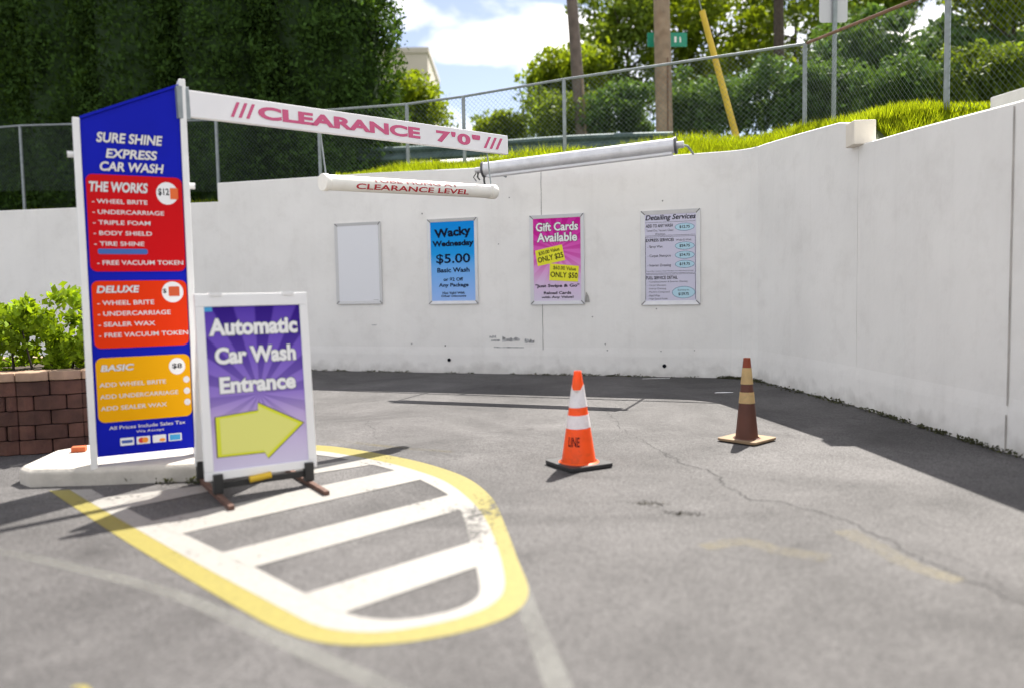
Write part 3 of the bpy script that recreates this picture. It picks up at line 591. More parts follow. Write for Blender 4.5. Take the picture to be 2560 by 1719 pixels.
p2 = thing('utility_pole', 'thinner brown wooden pole leaning left behind the guardrail', 'utility pole', (b[0], 20, 4.0)); p2.location.x -= dz[0] * 1.0
MB().tube([tuple(dz * z) for z in (-.3, 3, 5, 6.6)], [.155, .14, .13, .12], 14).obj('shaft', wood2, p2, smooth=True)
MB().tube([tuple(dz * z + np.array([.09, -.14, 0])) for z in (0, 2.4)], .03, 6).obj('cable_guard', wood_m, p2)
a, b = px(1755, 28, 15), px(1838, 333, 15); dz = (a - b)
yg = thing('guy_wire_guard', 'slanting yellow plastic guard on a guy wire right of the big wooden pole', 'guy wire guard', (b[0], 15, b[2])); dl = dz / np.linalg.norm(dz)
ym = mat('yellow_plastic', (.62, .42, .03), .5, var=.1)
MB().tube([tuple(-dl * .1), tuple(dz * .5), tuple(dz)], [.062, .058, .055], 12).obj('guard', ym, yg, smooth=True)
MB().tube([tuple(-dl * .7), tuple(dz * 1.5)], .008, 6).obj('guy_wire', galv_m, yg)
c_ = px(1668, 100, 18.3); sg = thing('street_name_sign', 'green street name sign mounted behind the big wooden pole', 'street sign', tuple(c_), math.radians(3))
MB().panel(rrect(-.45, .45, -.155, .155, .02), 0, .012).obj('plate', mat('sign_green', (.0, .26, .16), .4), sg)
MB().tube([(-.04, .03, -2.9), (-.04, .03, .2)], .02, 8).obj('bracket_post', galv_m, sg)
wr = MB(); flat(wr, rrect(.16, .21, -.06, .07, .01), -.003, white_ink); flat(wr, rrect(-.30, -.26, -.05, .05, .01), -.003, white_ink); flat(wr, rrect(.28, .31, -.06, .06, .01), -.003, white_ink); wr.obj('lettering', None, sg)
c_ = px(2083, 310, 13); bs = thing('traffic_sign', 'grey back of a traffic sign on a steel post behind the fence corner', 'traffic sign', (c_[0], 13, 3.5))
MB().tube([(0, 0, -.3), (.02, 0, 3.2)], .035, 10).obj('post', galv_m, bs, smooth=True)
MB().panel(rrect(-.22, .23, 1.96, 2.56, .05), .04, .045).obj('sign_plate', mat('sign_back', (.52, .52, .54), .4, metal=.2), bs)
bd = thing('distant_building', 'plain beige building rising behind the small tree and the conifers', 'building', (-10.5, 60, 4.5))
bgm = mat('beige_render', (.50, .45, .39), .85, var=.05, scale=.5)
MB().box(-7, 4.7, 0, 9, -3, 14.3).obj('wall', bgm, bd); MB().box(-7.1, 4.8, -.1, 9.1, 14.302, 14.7).obj('parapet', bgm, bd)
gm_ = mat('window_glass', (.06, .08, .1), .15)
for k in range(3):
    for j in range(3): MB().box(-6 + k * 2.6, -4.6 + k * 2.6, -.06, .02, 2 + j * 3.6, 3.6 + j * 3.6).obj('window', gm_, bd)
sb = MB().prism([(4.15, 7.0), (4.1, 4.5), (4.9, 4.5), (4.9, 7.1)], 2.2, [2.88, 2.72, 2.78, 2.93]).obj('concrete_slab', mat('grey_concrete', (.45, .45, .43), .85, var=.1, bump=.3), bevel=.01)
tag(sb, 'pale grey concrete slab above the wall at the right edge', 'slab')

# ---------------------------------------------------------------- posters on the wall
def poster(label, xs, ys, fr=.052, frame_m=alu_m):
    """xs, ys: left-bottom and right-top picture corners of the frame on the wall face"""
    a = onw(xs[0], ys[0], WL, WC); b = onw(xs[1], ys[1], WL, WC); wd = np.linalg.norm((b - a)[:2]); h = b[2] - a[2]
    base = a[:2] - nrm * .004; t = thing('poster_frame', label, 'poster', (base[0], base[1], a[2]), RA, 'poster frames on the white wall'); d_ = .03
    for q in ([(0, 0), (wd, 0), (wd - fr, fr), (fr, fr)], [(wd, 0), (wd, h), (wd - fr, h - fr), (wd - fr, fr)], [(wd, h), (0, h), (fr, h - fr), (wd - fr, h - fr)], [(0, h), (0, 0), (fr, fr), (fr, h - fr)]):
        c = np.mean(q, 0); Q = [tuple(np.array(p_) + (c - np.array(p_)) * .004) for p_ in q]
        # snap profile: outer edge low, inner edge raised
        vs = [(Q[0][0], 0, Q[0][1]), (Q[1][0], 0, Q[1][1]), (Q[1][0], -d_ * .8, Q[1][1]), (Q[0][0], -d_ * .8, Q[0][1]), (Q[2][0], -d_ * .45, Q[2][1]), (Q[3][0], -d_ * .45, Q[3][1]), (Q[2][0], 0, Q[2][1]), (Q[3][0], 0, Q[3][1])]
        MB().add(vs, [(0, 1, 2, 3), (3, 2, 4, 5), (5, 4, 6, 7), (1, 0, 7, 6), (0, 3, 5, 7), (1, 6, 4, 2)]).obj('frame_rail', frame_m, t, bevel=.002)
    mit = MB()
    for (x_, z_, sx, sz) in ((0, 0, 1, 1), (wd, 0, -1, 1), (wd, h, -1, -1), (0, h, 1, -1)):
        mit.add([(x_ + sx * .002, -d_ * .8 - .003, z_ + sz * .010), (x_ + sx * .010, -d_ * .8 - .003, z_ + sz * .002), (x_ + sx * (fr + .004), -d_ * .45 - .004, z_ + sz * (fr - .003)), (x_ + sx * (fr - .003), -d_ * .45 - .004, z_ + sz * (fr + .004))], [(0, 1, 2, 3)])
    mit.obj('mitre_joint', dark_m, t)
    return t, wd, h, fr
def sheet(t, wd, h, fr, m, nm='poster_sheet'):
    o = MB().box(0, wd - 2 * fr, 0, .004, 0, h - 2 * fr).obj(nm, m, t); o.location = (fr, -.010, fr); return o, wd - 2 * fr, h - 2 * fr
def W4(mb, o_w, o_h, s, x0, x1, y0, y1, m, y=-.002, **k): write(mb, s, x0 * o_w, x1 * o_w, (1 - y1) * o_h, (1 - y0) * o_h, y, m, **k)

t, wd, h, fr = poster('empty poster frame with a blank white sheet, leftmost on the wall', (844, 952), (761, 554), .05, mat('faded_frame', (.60, .60, .60), .5))
sh, w, hh = sheet(t, wd, h, fr, mat('blank_sheet', (.76, .77, .80), .4))
tb = MB(); flat(tb, [(w * .84, .012), (w * .97, .012), (w * .97, .018), (w * .84, .018)], -.002, joint_m); tb.obj('lettering', None, sh)
# blue poster
t, wd, h, fr = poster('blue poster reading Wacky Wednesday $5.00 Basic Wash in an aluminium frame', (1074, 1193), (761, 543))
sh, w, hh = sheet(t, wd, h, fr, burst('blue_print', [(0, srgb(155, 190, 245)), (.45, srgb(110, 175, 240)), (.62, srgb(30, 155, 230)), (1, srgb(0, 140, 225))], (1, 1, 1, 1), 0, 0, 0, 1, 1.2, 0))
tb = MB()
W4(tb, w, hh, 'Wacky', .09, .93, .075, .22, navy_ink, off=.04, rot=4); W4(tb, w, hh, 'Wednesday', .04, .985, .235, .33, navy_ink, off=.045, rot=.5)
W4(tb, w, hh, '$5.00', .12, .90, .405, .54, navy_ink, off=.018); W4(tb, w, hh, 'Basic Wash', .14, .88, .58, .64, navy_ink, off=.03)
W4(tb, w, hh, 'or $2 Off', .28, .73, .705, .755, navy_ink, off=.03); W4(tb, w, hh, 'Any Package', .17, .85, .775, .835, navy_ink, off=.03)
W4(tb, w, hh, 'Not Valid With', .25, .76, .885, .915, navy_ink, off=.03); W4(tb, w, hh, 'Other Discounts', .22, .79, .925, .952, navy_ink, off=.03); tb.obj('lettering', None, sh)
# pink poster
t, wd, h, fr = poster('pink poster reading Gift Cards Available with two yellow price tags', (1328, 1460), (762, 533), .055, mat('white_frame', (.66, .66, .68), .4))
sh, w, hh = sheet(t, wd, h, fr, burst('pink_print', [(0, srgb(215, 205, 225)), (.22, srgb(218, 190, 222)), (.5, srgb(222, 120, 200)), (.75, srgb(215, 60, 170)), (1, srgb(205, 40, 155))], srgb(190, 10, 135), .37, .78, 16, .7, 1.3, 1.0))
tb = MB(); yl = mat('yellow_tag', srgb(232, 228, 20), .45)
W4(tb, w, hh, 'Gift Cards', .06, .95, .05, .155, white_ink, off=.03, halo=ink_m, hoff=.03, y=-.003); W4(tb, w, hh, 'Available', .08, .93, .175, .285, white_ink, off=.03, halo=ink_m, hoff=.03, y=-.003)
T = lambda P_: [(p_[0] * w, (1 - p_[1]) * hh) for p_ in P_]
flat(tb, T([(.035, .385), (.61, .32), (.675, .51), (.09, .575)])[::-1], -.0025, yl); flat(tb, T([(.35, .545), (.96, .585), (.935, .775), (.33, .75)])[::-1], -.004, yl)
W4(tb, w, hh, '$30.00 Value', .11, .56, .375, .425, ink_m, off=.01, rot=12, y=-.0055); W4(tb, w, hh, 'ONLY $25', .09, .64, .44, .515, ink_m, off=.015, rot=11, y=-.0055)
W4(tb, w, hh, '$60.00 Value', .42, .90, .585, .635, ink_m, off=.01, rot=-5, y=-.0055); W4(tb, w, hh, 'ONLY $50', .36, .93, .655, .73, ink_m, off=.015, rot=-4, y=-.0055)
W4(tb, w, hh, '"Just Swipe & Go"', .03, .965, .795, .845, ink_m, off=.03); W4(tb, w, hh, 'Reload Cards', .21, .79, .885, .92, ink_m, off=.03); W4(tb, w, hh, 'with Any Value!', .16, .84, .94, .975, ink_m, off=.03); tb.obj('lettering', None, sh)
tear = MB().add([(wd + .002, -.006, .03), (wd + .075, -.010, .03), (wd + .06, -.012, .12), (wd + .02, -.006, .19)], [(0, 1, 2, 3)]).obj('torn_backing', mat('torn_grey', (.38, .37, .35), .9, var=.2, scale=20), t)
# price list
t, wd, h, fr = poster('white Detailing Services price list with pale blue price ovals, rightmost on the wall', (1604, 1751), (763, 521), .06)
sh, w, hh = sheet(t, wd, h, fr, mat('list_sheet', srgb(205, 203, 222), .4)); tb = MB(); gk = mat('grey_ink', (.05, .05, .08), .6); oval = mat('oval_blue', srgb(180, 215, 230), .5); ovr = mat('oval_rim', srgb(95, 130, 160), .5)
W4(tb, w, hh, 'Detailing Services', .01, .995, .005, .082, ink_m, off=.02, shear=.25)
W4(tb, w, hh, 'ADD TO ANY WASH', .02, .55, .112, .150, ink_m, off=.02); W4(tb, w, hh, 'Towel Dry, Vacuum, Clean', .03, .56, .172, .205, gk, off=.0); W4(tb, w, hh, 'Windows', .2, .4, .215, .238, gk, off=0)
W4(tb, w, hh, 'EXPRESS SERVICES', .02, .57, .278, .314, ink_m, off=.02); W4(tb, w, hh, 'While-U-Wait', .61, .91, .290, .314, gk, off=0)
W4(tb, w, hh, '- Spray Wax', .05, .35, .355, .392, ink_m, off=.004); W4(tb, w, hh, '- Carpet Shampoo', .05, .51, .462, .50, ink_m, off=.004); W4(tb, w, hh, '- Interior Dressing', .05, .51, .572, .61, ink_m, off=.004)
W4(tb, w, hh, 'Towel Dry, Vacuum, Clean Windows incl. with above services', .02, .95, .648, .666, gk, off=0)
W4(tb, w, hh, 'FULL SERVICE DETAIL', .02, .64, .712, .75, ink_m, off=.02)
for i, (s_, x1) in enumerate((('- Complete Interior & Exterior Cleaning', .83), ('- Carpet Shampoo', .41), ('- Interior Dressing', .41), ('- Machine Compound', .48), ('- Hand Wax', .29), ('- High Speed Polish', .44))): W4(tb, w, hh, s_, .05, x1, .768 + i * .0395, .793 + i * .0395, gk, off=0)
for cx, cy, rx, ry, s_ in ((.78, .155, .19, .045, '$12.75'), (.78, .37, .19, .045, '$24.75'), (.78, .475, .19, .045, '$34.75'), (.78, .58, .19, .045, '$19.75'), (.755, .905, .225, .07, '$159.75')):
    flat(tb, disc(cx * w, (1 - cy) * hh, rx * w, ry * hh), -.0015, ovr); flat(tb, disc(cx * w, (1 - cy) * hh, rx * w - .007, ry * hh - .007), -.0025, oval)
    big = s_ == '$159.75'; oy = .02 if big else 0; W4(tb, w, hh, s_, cx - .1, cx + .1, cy + oy - .018, cy + oy + .018, ink_m, off=.02, y=-.004)
W4(tb, w, hh, 'Starting At', .645, .865, .868, .892, gk, off=0, y=-.004)
def line(x0, x1, y0, y1): flat(tb, [(x0 * w, (1 - y0) * hh), (x1 * w, (1 - y0) * hh), (x1 * w, (1 - y1) * hh), (x0 * w, (1 - y1) * hh)], -.0015, gk)
for y0 in (.09, .243, .258, .678, .692): line(.01, .985, y0, y0 + .0035)
for a, b in ((.26, .68), (.695, .985)): line(.004, .012, a, b); line(.98, .988, a, b)
tb.obj('lettering', None, sh)

# ---------------------------------------------------------------- island kerb, planter, shrub
isl = [(-3.52, 5.62), (-3.38, 5.50), (-2.9, 5.52), (-2.2, 5.60), (-1.95, 5.78), (-1.85, 6.05), (-2.0, 6.35), (-2.6, 6.5), (-3.35, 6.62), (-3.60, 6.2)]
io = MB(); cx_, cy_ = -2.75, 6.0
top = [(cx_ + (p[0] - cx_) * .965, cy_ + (p[1] - cy_) * .95) for p in isl]; n = len(isl)
io.add([(p[0], p[1], -.05) for p in isl] + [(p[0], p[1], .095) for p in isl] + [(p[0], p[1], .125) for p in top], [(i, (i + 1) % n, n + (i + 1) % n, n + i) for i in range(n)] + [(n + i, n + (i + 1) % n, 2 * n + (i + 1) % n, 2 * n + i) for i in range(n)] + [tuple(range(2 * n, 3 * n))])
tag(io.obj('kerb_island', mat('pale_concrete', (.50, .47, .42), .85, var=.12, scale=6, bump=.4, bscale=40, dirt=.35, dscale=5, dcol=(.22, .2, .17, 1)), bevel=.01), kind='structure')
rb = MB().box(-.05, .05, -.04, .04, 0, .04).obj('loose_brick', mat('orange_brick', (.45, .10, .03), .85, var=.2, scale=14, bump=.4), bevel=.004); rb.location = (-3.36, 6.12, .126); rb.rotation_euler = (0, 0, .3); tag(rb, 'small orange-red brick on the kerb island behind the price board foot', 'brick')
brick_m = mat('brown_block', (.085, .038, .026), .9, island=.3, var=.3, scale=9, bump=.8, bscale=25); cap_m = mat('sunlit_cap', (.36, .24, .16), .9, island=.15, var=.2, scale=9, bump=.5, bscale=25)  # sunlight on the cap is put into its paler colour
pl = thing('planter_wall', 'brown block planter wall with a cap coloured as sunlit, below the bush at left', 'planter', (-3.6, 6.75, 0))
def course(mb, z0, z1, off, proud=0.):
    path = [(-3.6, 1.75), (-.14, 1.75) , (.02, 1.6), (.06, .25), (-.08, .05), (-.55, -.10), (-1.3, -.2), (-3.6, -.25)][::-1]
    P_ = [np.array(p) for p in path]; s = off
    for i in range(len(P_) - 1):
        dv = P_[i + 1] - P_[i]; L_ = np.linalg.norm(dv); dv /= L_; nn = np.array([dv[1], -dv[0]]); k = max(1, round(L_ / .20)); bw = L_ / k
        eds = [0.] + [(j + .5) * bw for j in range(k)] + [L_] if off and k > 1 else [j * bw for j in range(k + 1)]
        for e0, e1 in zip(eds[:-1], eds[1:]):
            a = P_[i] + dv * (e0 + .004); b = P_[i] + dv * (e1 - .004); o1 = nn * (proud + rng.uniform(-.008, .012)); m1 = (a + b) / 2 + nn * (proud + .025 + rng.uniform(-.005, .01))
            mb.prism([tuple(a + o1), tuple(m1), tuple(b + o1), tuple(b - nn * .2), tuple(a - nn * .2)], z0 + .003, z1 - .003)
bm_ = MB()
for k in range(5): course(bm_, k * .124, (k + 1) * .124, .10 * (k % 2))
bm_.obj('block_courses', brick_m, pl, bevel=.006, segs=1); cm_ = MB(); course(cm_, .62, .70, 0, .02); cm_.obj('cap_course', cap_m, pl, bevel=.006, segs=1)
MB().prism([(-3.5, -.1), (-.5, .0), (-.08, .2), (-.1, 1.6), (-3.5, 1.6)], .3, .64).obj('soil', mat('soil', (.05, .035, .025), .95, bump=.6), pl)
sh_ = thing('shrub', 'bright yellow-green leafy shrub growing in the brown block planter', 'shrub', (-4.3, 7.45, .62))
cl = []
for k in range(150):
    x_ = rng.uniform(-1.9, .72); y_ = rng.uniform(-.55, .6); hmax = .56 + .2 * math.sin(x_ * 2.1 + 1.2) + (.16 if x_ > .2 else 0); z_ = hmax * rng.uniform(.0, 1) ** .8 * (1 - .35 * abs(y_)); q = rng.normal(size=(90, 3)); q /= np.linalg.norm(q, axis=1)[:, None]
    cl.append(np.array([x_, y_, z_]) + q * rng.uniform(.2, 1, (90, 1)) * .13)
cl = np.concatenate(cl); cl[:, 2] = np.maximum(cl[:, 2], .02); fast_mesh('foliage', leaves(cl, .07, -.3, .6), 4, bush_m, sh_)
st_ = MB()
for k in range(14):
    x_ = -1.8 + k * .18; st_.tube([(x_, 0, 0), (x_ + rng.uniform(-.1, .1), rng.uniform(-.2, .2), .5)], [.012, .005], 5)
st_.obj('stems', bark_m, sh_)

# ---------------------------------------------------------------- price board
A = np.array([-2.925, 5.535]); Bp = np.array([-2.345, 5.85]); wdt = float(np.linalg.norm(Bp - A)); ang = math.atan2(Bp[1] - A[1], Bp[0] - A[0])
pb = thing('price_board', 'tall blue car wash price board with red, orange and yellow panels and a slanted top', 'sign', (A[0], A[1], .125), ang); zo = -.125
blue_m = mat('board_blue', srgb(10, 24, 172), .5, var=.08, scale=2, spec=.12)
MB().panel([(.012, .19 + zo), (wdt - .012, .19 + zo), (wdt - .012, 2.80 + zo), (.012, 2.52 + zo)], .02, .12).obj('board', blue_m, pb)
MB().box(-.035, .010, -.0, .14, -.02, 2.53 + zo).obj('side_post', white_m, pb, bevel=.006)
MB().box(wdt - .010, wdt + .035, -.0, .14, -.02, 2.86 + zo).obj('side_post', white_m, pb, bevel=.006)
tp = MB().panel([(.012, 2.523 + zo), (wdt - .012, 2.803 + zo), (wdt - .012, 2.822 + zo), (.012, 2.542 + zo)], .008, .132).obj('top_trim', blue_m, pb)
MB().tube([(-.036, .05, 2.16), (-.075, .05, 2.16)], .022, 8).obj('bolt', white_m, pb); MB().tube([(wdt + .036, .05, 1.98), (wdt + .075, .05, 1.98)], .022, 8).obj('bolt', white_m, pb)
def pan(nm, z0, z1, c):
    return MB().panel(rrect(.028, wdt - .016, z0 + zo, z1 + zo, .045), .014, .0198).obj(nm, mat(nm, c, .5, spec=.12), pb)
red = pan('red_panel', 1.485, 2.155, srgb(200, 8, 18)); ora = pan('orange_panel', .95, 1.42, srgb(222, 52, 2)); yel = pan('yellow_panel', .43, .885, srgb(230, 165, 0))
wi2 = mat('pale_ink', (.70, .68, .68), .5); grey_h = mat('heading_shadow', (.16, .16, .2), .5)
def bw(mb, s, x0, x1, z0, z1, y=.012, m=None, **k): write(mb, s, x0 * wdt, x1 * wdt, z0 + zo, z1 + zo, y, m or wi2, **k)
tb = MB()
bw(tb, 'SURE SHINE', .16, .80, 2.375, 2.445, .016, off=.03, shear=.18, halo=ink_m, hoff=.02); bw(tb, 'EXPRESS', .24, .74, 2.27, 2.335, .016, off=.03, shear=.18, halo=ink_m, hoff=.02); bw(tb, 'CAR WASH', .18, .80, 2.18, 2.245, .016, off=.03, shear=.18, halo=ink_m, hoff=.02)
bw(tb, 'All Prices Include Sales Tax', .14, .90, .375, .40, .016, off=.01); bw(tb, 'We Accept', .40, .68, .335, .357, .016, off=.01)
cA = mat('card_blue', srgb(60, 90, 170), .4); cR = mat('card_red', srgb(215, 50, 50), .4); cO = mat('card_orange', srgb(240, 150, 40), .4); cB = mat('card_cyan', srgb(60, 160, 215), .4)
for k, x_ in enumerate((.24, .40, .56, .72)):
    flat(tb, rrect(x_ * wdt, (x_ + .135) * wdt, .255 + zo, .31 + zo, .006), .0165, white_ink)
    cxx = (x_ + .0675) * wdt
    if k == 0: flat(tb, rrect(cxx - .035, cxx + .035, .272 + zo, .293 + zo, .004), .015, cA)
    if k == 1: flat(tb, disc(cxx - .012, .2825 + zo, .02, .02), .015, cR); flat(tb, disc(cxx + .012, .2825 + zo, .02, .02), .0142, cO)
    if k == 2: flat(tb, disc(cxx + .02, .272 + zo, .02, .012), .015, cO)
    if k == 3: flat(tb, rrect(cxx - .036, cxx + .036, .262 + zo, .303 + zo, .004), .015, cB)
tb.obj('lettering', None, pb)
tb = MB(); bw(tb, 'THE WORKS', .07, .63, 2.035, 2.105, off=.03, shear=.15, halo=grey_h, hoff=.02)
for k, s_ in enumerate(('- WHEEL BRITE', '- UNDERCARRIAGE', '- TRIPLE FOAM', '- BODY SHIELD', '- TIRE SHINE')): bw(tb, s_, .09, (.62, .78, .64, .65, .57)[k], 1.955 - k * .073, 1.985 - k * .073, off=.015)
flat(tb, rrect(.12 * wdt, .60 * wdt, 1.605 + zo, 1.643 + zo, .014), .0125, mat('strip_blue', srgb(45, 95, 170), .4)); bw(tb, '- FREE VACUUM TOKEN', .11, .95, 1.53, 1.562, off=.015)
flat(tb, disc(.82 * wdt, 2.04 + zo, .072, .08), .0125, white_ink); bw(tb, '$12', .73, .84, 2.02, 2.075, .0115, ink_m, off=.02); flat(tb, rrect(.85 * wdt, .93 * wdt, 2.00 + zo, 2.08 + zo, .006), .0108, mat('price_patch', srgb(225, 100, 30), .5)); tb.obj('lettering', None, red)
tb = MB(); bw(tb, 'DELUXE', .09, .50, 1.335, 1.385, off=.03, shear=.15, halo=grey_h, hoff=.02)
for k, s_ in enumerate(('- WHEEL BRITE', '- UNDERCARRIAGE', '- SEALER WAX', '- FREE VACUUM TOKEN')): bw(tb, s_, .09, (.64, .80, .64, .97)[k], 1.25 - k * .075, 1.282 - k * .075, off=.015)
flat(tb, disc(.83 * wdt, 1.335 + zo, .072, .075), .0125, white_ink); flat(tb, rrect(.79 * wdt, .90 * wdt, 1.305 + zo, 1.375 + zo, .006), .0108, mat('price_patch2', srgb(205, 80, 25), .5)); bw(tb, '$', .73, .77, 1.325, 1.36, .0115, ink_m, off=.01); tb.obj('lettering', None, ora)
tb = MB(); bw(tb, 'BASIC', .09, .41, .79, .835, off=.03, shear=.15, halo=grey_h, hoff=.02)
for k, s_ in enumerate(('ADD WHEEL BRITE', 'ADD UNDERCARRIAGE', 'ADD SEALER WAX')): bw(tb, s_, .07, (.72, .84, .72)[k], .68 - k * .083, .71 - k * .083, off=.012); flat(tb, disc(.93 * wdt, .70 + zo - k * .083, .022, .024), .0125, wi2)
flat(tb, disc(.84 * wdt, .80 + zo, .055, .06), .0125, white_ink); bw(tb, '$8', .79, .89, .78, .82, .0115, ink_m, off=.02); tb.obj('lettering', None, yel)

# ---------------------------------------------------------------- clearance bar and hanging tube
BA = np.array([-2.30, 5.90]); BB = np.array([.0, 8.36]); bl = float(np.linalg.norm(BB - BA)); ba = math.atan2(BB[1] - BA[1], BB[0] - BA[0])
cb = thing('clearance_bar', 'long white bar lettered CLEARANCE 7\'0" reaching from the price board', 'clearance bar', (BA[0], BA[1], 2.60), ba); cb.rotation_euler = (0, -math.atan2(.10, bl), ba)
MB().box(0, bl, 0, .05, 0, .19).obj('bar', mat('bar_white', (.80, .79, .80), .45, var=.04, scale=3), cb, bevel=.004)
MB().box(-.09, .0, -.005, .06, -.02, .21).obj('bracket', galv_m, cb, bevel=.003)
def bu(xpx): p = onw(xpx, 300, BA, BB); return float(np.linalg.norm(p[:2] - BA))
clm = mat('clearance_red', srgb(200, 82, 125), .5); tb = MB()
def slashes(x0, x1):
    a, b = bu(x0), bu(x1); st = (b - a) / 3.3
    for k in range(3):
        q = a + st * k; flat(tb, [(q, .035), (q + st * .42, .035), (q + st * 1.3, .15), (q + st * .88, .15)][::-1], -.003, clm)
slashes(577, 640); write(tb, 'CLEARANCE', bu(646), bu(1050), .045, .145, -.003, clm, off=.045); write(tb, '7\'0"', bu(1090), bu(1200), .04, .15, -.003, clm, off=.045, sp=1.15); slashes(1208, 1256)
tb.obj('lettering', None, cb)
TA = np.array([-1.55, 6.79]); TB = np.array([-.16, 8.22]); tl = float(np.linalg.norm(TB - TA)); zt_ = 2.235
ht = thing('hanging_tube', 'white plastic tube lettered TUBE HUNG AT CLEARANCE LEVEL hanging below the clearance bar', 'clearance tube', (TA[0], TA[1], zt_), math.atan2(TB[1] - TA[1], TB[0] - TA[0])); ht.rotation_euler[1] = -math.atan2(.07, tl)
pvc = mat('pvc_white', (.80, .78, .72), .35, var=.05, scale=5, dirt=.2, dscale=8, dcol=(.4, .36, .28, 1)); r0 = .067
MB().tube([(0, 0, 0), (tl - .06, 0, 0)], r0, 32).obj('tube', pvc, ht, smooth=True)
for x0, x1 in ((-.02, .03), (tl - .075, tl + .015)): MB().tube([(x0, 0, 0), (x0 + .006, 0, 0), (x1 - .006, 0, 0), (x1, 0, 0)], [r0 + .003, r0 + .007, r0 + .007, r0 + .003], 32).obj('end_cap', pvc, ht, smooth=True)
for x0, zz in ((.02, .42), (tl - .03, .44)): MB().tube([(x0, 0, r0), (x0 - .01, .03, zz)], .007, 6).obj('hanging_cord', galv_m, ht)
tb = MB(); tfn = lambda a, b, y_: (a, -math.cos(b / r0) * (r0 + .0016), math.sin(b / r0) * (r0 + .0016))
def tu(xpx): p = onw(xpx, 460, TA, TB); return float(np.linalg.norm(p[:2] - TA))
write(tb, 'TUBE HUNG AT', tu(920), tu(1135), .012, .054, 0, mat('faded_red', srgb(180, 120, 120), .5), off=.02, fn=tfn); write(tb, 'CLEARANCE LEVEL', tu(880), tu(1162), -.052, -.002, 0, mat('tube_red', srgb(175, 30, 45), .5), off=.02, fn=tfn)
tb.obj('lettering', None, ht)
# ---------------------------------------------------------------- silver tube held off the wall top by two arms
S1 = np.array([-.40, 11.60, 3.03]); S2 = np.array([2.28, 10.68, 3.175]); dv = S2 - S1; sl_ = float(np.linalg.norm(dv)); dn = dv / sl_
stt = thing('silver_tube', 'long silver metal tube held out from the top of the white wall by two arms', 'metal tube', tuple(S1), math.atan2(dv[1], dv[0])); stt.rotation_euler[1] = -math.asin(dn[2])
sil = mat('brushed_silver', (.72, .72, .74), .38, metal=.3, var=.10, scale=6, dirt=.3, dscale=9, dcol=(.35, .34, .33, 1))
MB().tube([(.06, 0, 0), (sl_ - .09, 0, 0)], .10, 28).obj('housing', sil, stt, smooth=True)
MB().box(.10, sl_ - .12, -.06, .05, -.120, -.085).obj('lower_rail', alu_m, stt, bevel=.004)
for x0, x1 in ((.03, .06), (sl_ - .09, sl_ - .06)): MB().tube([(x0, 0, 0), (x1, 0, 0)], .112, 24).obj('end_plate', mat('dark_end', (.12, .12, .13), .5, metal=.5), stt, smooth=True)
for x0, x1 in ((-.08, .03), (sl_ - .06, sl_ + .03)): MB().tube([(x0, 0, -.0), (x1, 0, -.0)], .045, 14).obj('end_knob', alu_m, stt, smooth=True)
for x0 in (.0, sl_ + .0): MB().tube([(x0, 0, 0), (x0 + .03, .45, .05), (x0 + .05, .95, .02)], .016, 8).obj('support_arm', galv_m, stt, smooth=True)
hk = MB(); hk.tube([(-.03, -.02, 0), (-.05, -.02, -.10), (-.02, -.02, -.14)], .012, 6); hk.tube([(.055, -.03, -.05), (.05, -.03, -.16), (.06, -.03, -.24)], .014, 6); hk.tube([(-.07, 0, -.03), (-.12, 0, -.09), (-.08, 0, -.15)], .008, 6); hk.obj('hook', mat('dark_hook', (.06, .06, .06), .6), stt)

# ---------------------------------------------------------------- A-frame sign
AL = np.array([-1.975, 5.05]); AR = np.array([-1.355, 5.44]); wA = float(np.linalg.norm(AR - AL)); aa = math.atan2(AR[1] - AL[1], AR[0] - AL[0]); hA = 1.20
af = thing('sidewalk_sign', 'purple A-frame sign reading Automatic Car Wash Entrance with a yellow arrow, standing on the hatching', 'sign', (AL[0], AL[1], 0), aa)
lean = math.atan2(.10, hA); wf = mat('white_frame_plastic', (.80, .80, .80), .4, var=.03)
def board(y0, rx, first):
    fo = MB(); f_ = .055
    fo.box(0, wA, 0, .045, hA - .085, hA); fo.box(0, wA, 0, .045, 0, f_); fo.box(0, f_, 0, .045, f_, hA - .085); fo.box(wA - f_, wA, 0, .045, f_, hA - .085)
    fo.box(.02, wA - .02, .02, .03, .02, hA - .02)
    o = fo.obj('panel_frame', wf, af, bevel=.006); o.location = (0 if first else .035, y0, .12); o.scale = (1 if first else .9, 1, 1); o.rotation_euler = (rx, 0, 0)
    return o
front = board(-.0, -lean, True); rear = board(.52, math.atan2(.33, hA), False)
w_, h_ = wA - .11, hA - .14
sh = MB().box(0, w_, 0, .006, 0, h_).obj('poster_sheet', burst('purple_print', [(0, srgb(205, 198, 222)), (.3, srgb(190, 170, 215)), (.45, srgb(150, 125, 205)), (.7, srgb(120, 92, 195)), (1, srgb(85, 58, 170))], srgb(45, 15, 125), .32, .48, 14, w_, h_, 1.1), front); sh.location = (.055, .012, .055)
tb = MB()
ar_ = [(.05, .672), (.49, .652), (.49, .605), (.965, .757), (.565, .955), (.53, .918), (.05, .915)]
ap = [(p[0] * w_, (1 - p[1]) * h_) for p in ar_]; c0 = np.mean(ap, 0)
big = [tuple(c0 + (np.array(p) - c0) * 1.03) for p in ap]
flat(tb, big, -.0015, mat('arrow_edge', srgb(75, 65, 60), .5)); flat(tb, ap, -.003, mat('arrow_rim', srgb(215, 220, 40), .45)); flat(tb, [tuple(c0 + (np.array(p) - c0) * .9) for p in ap], -.0042, mat('arrow_fill', srgb(222, 222, 120), .45))
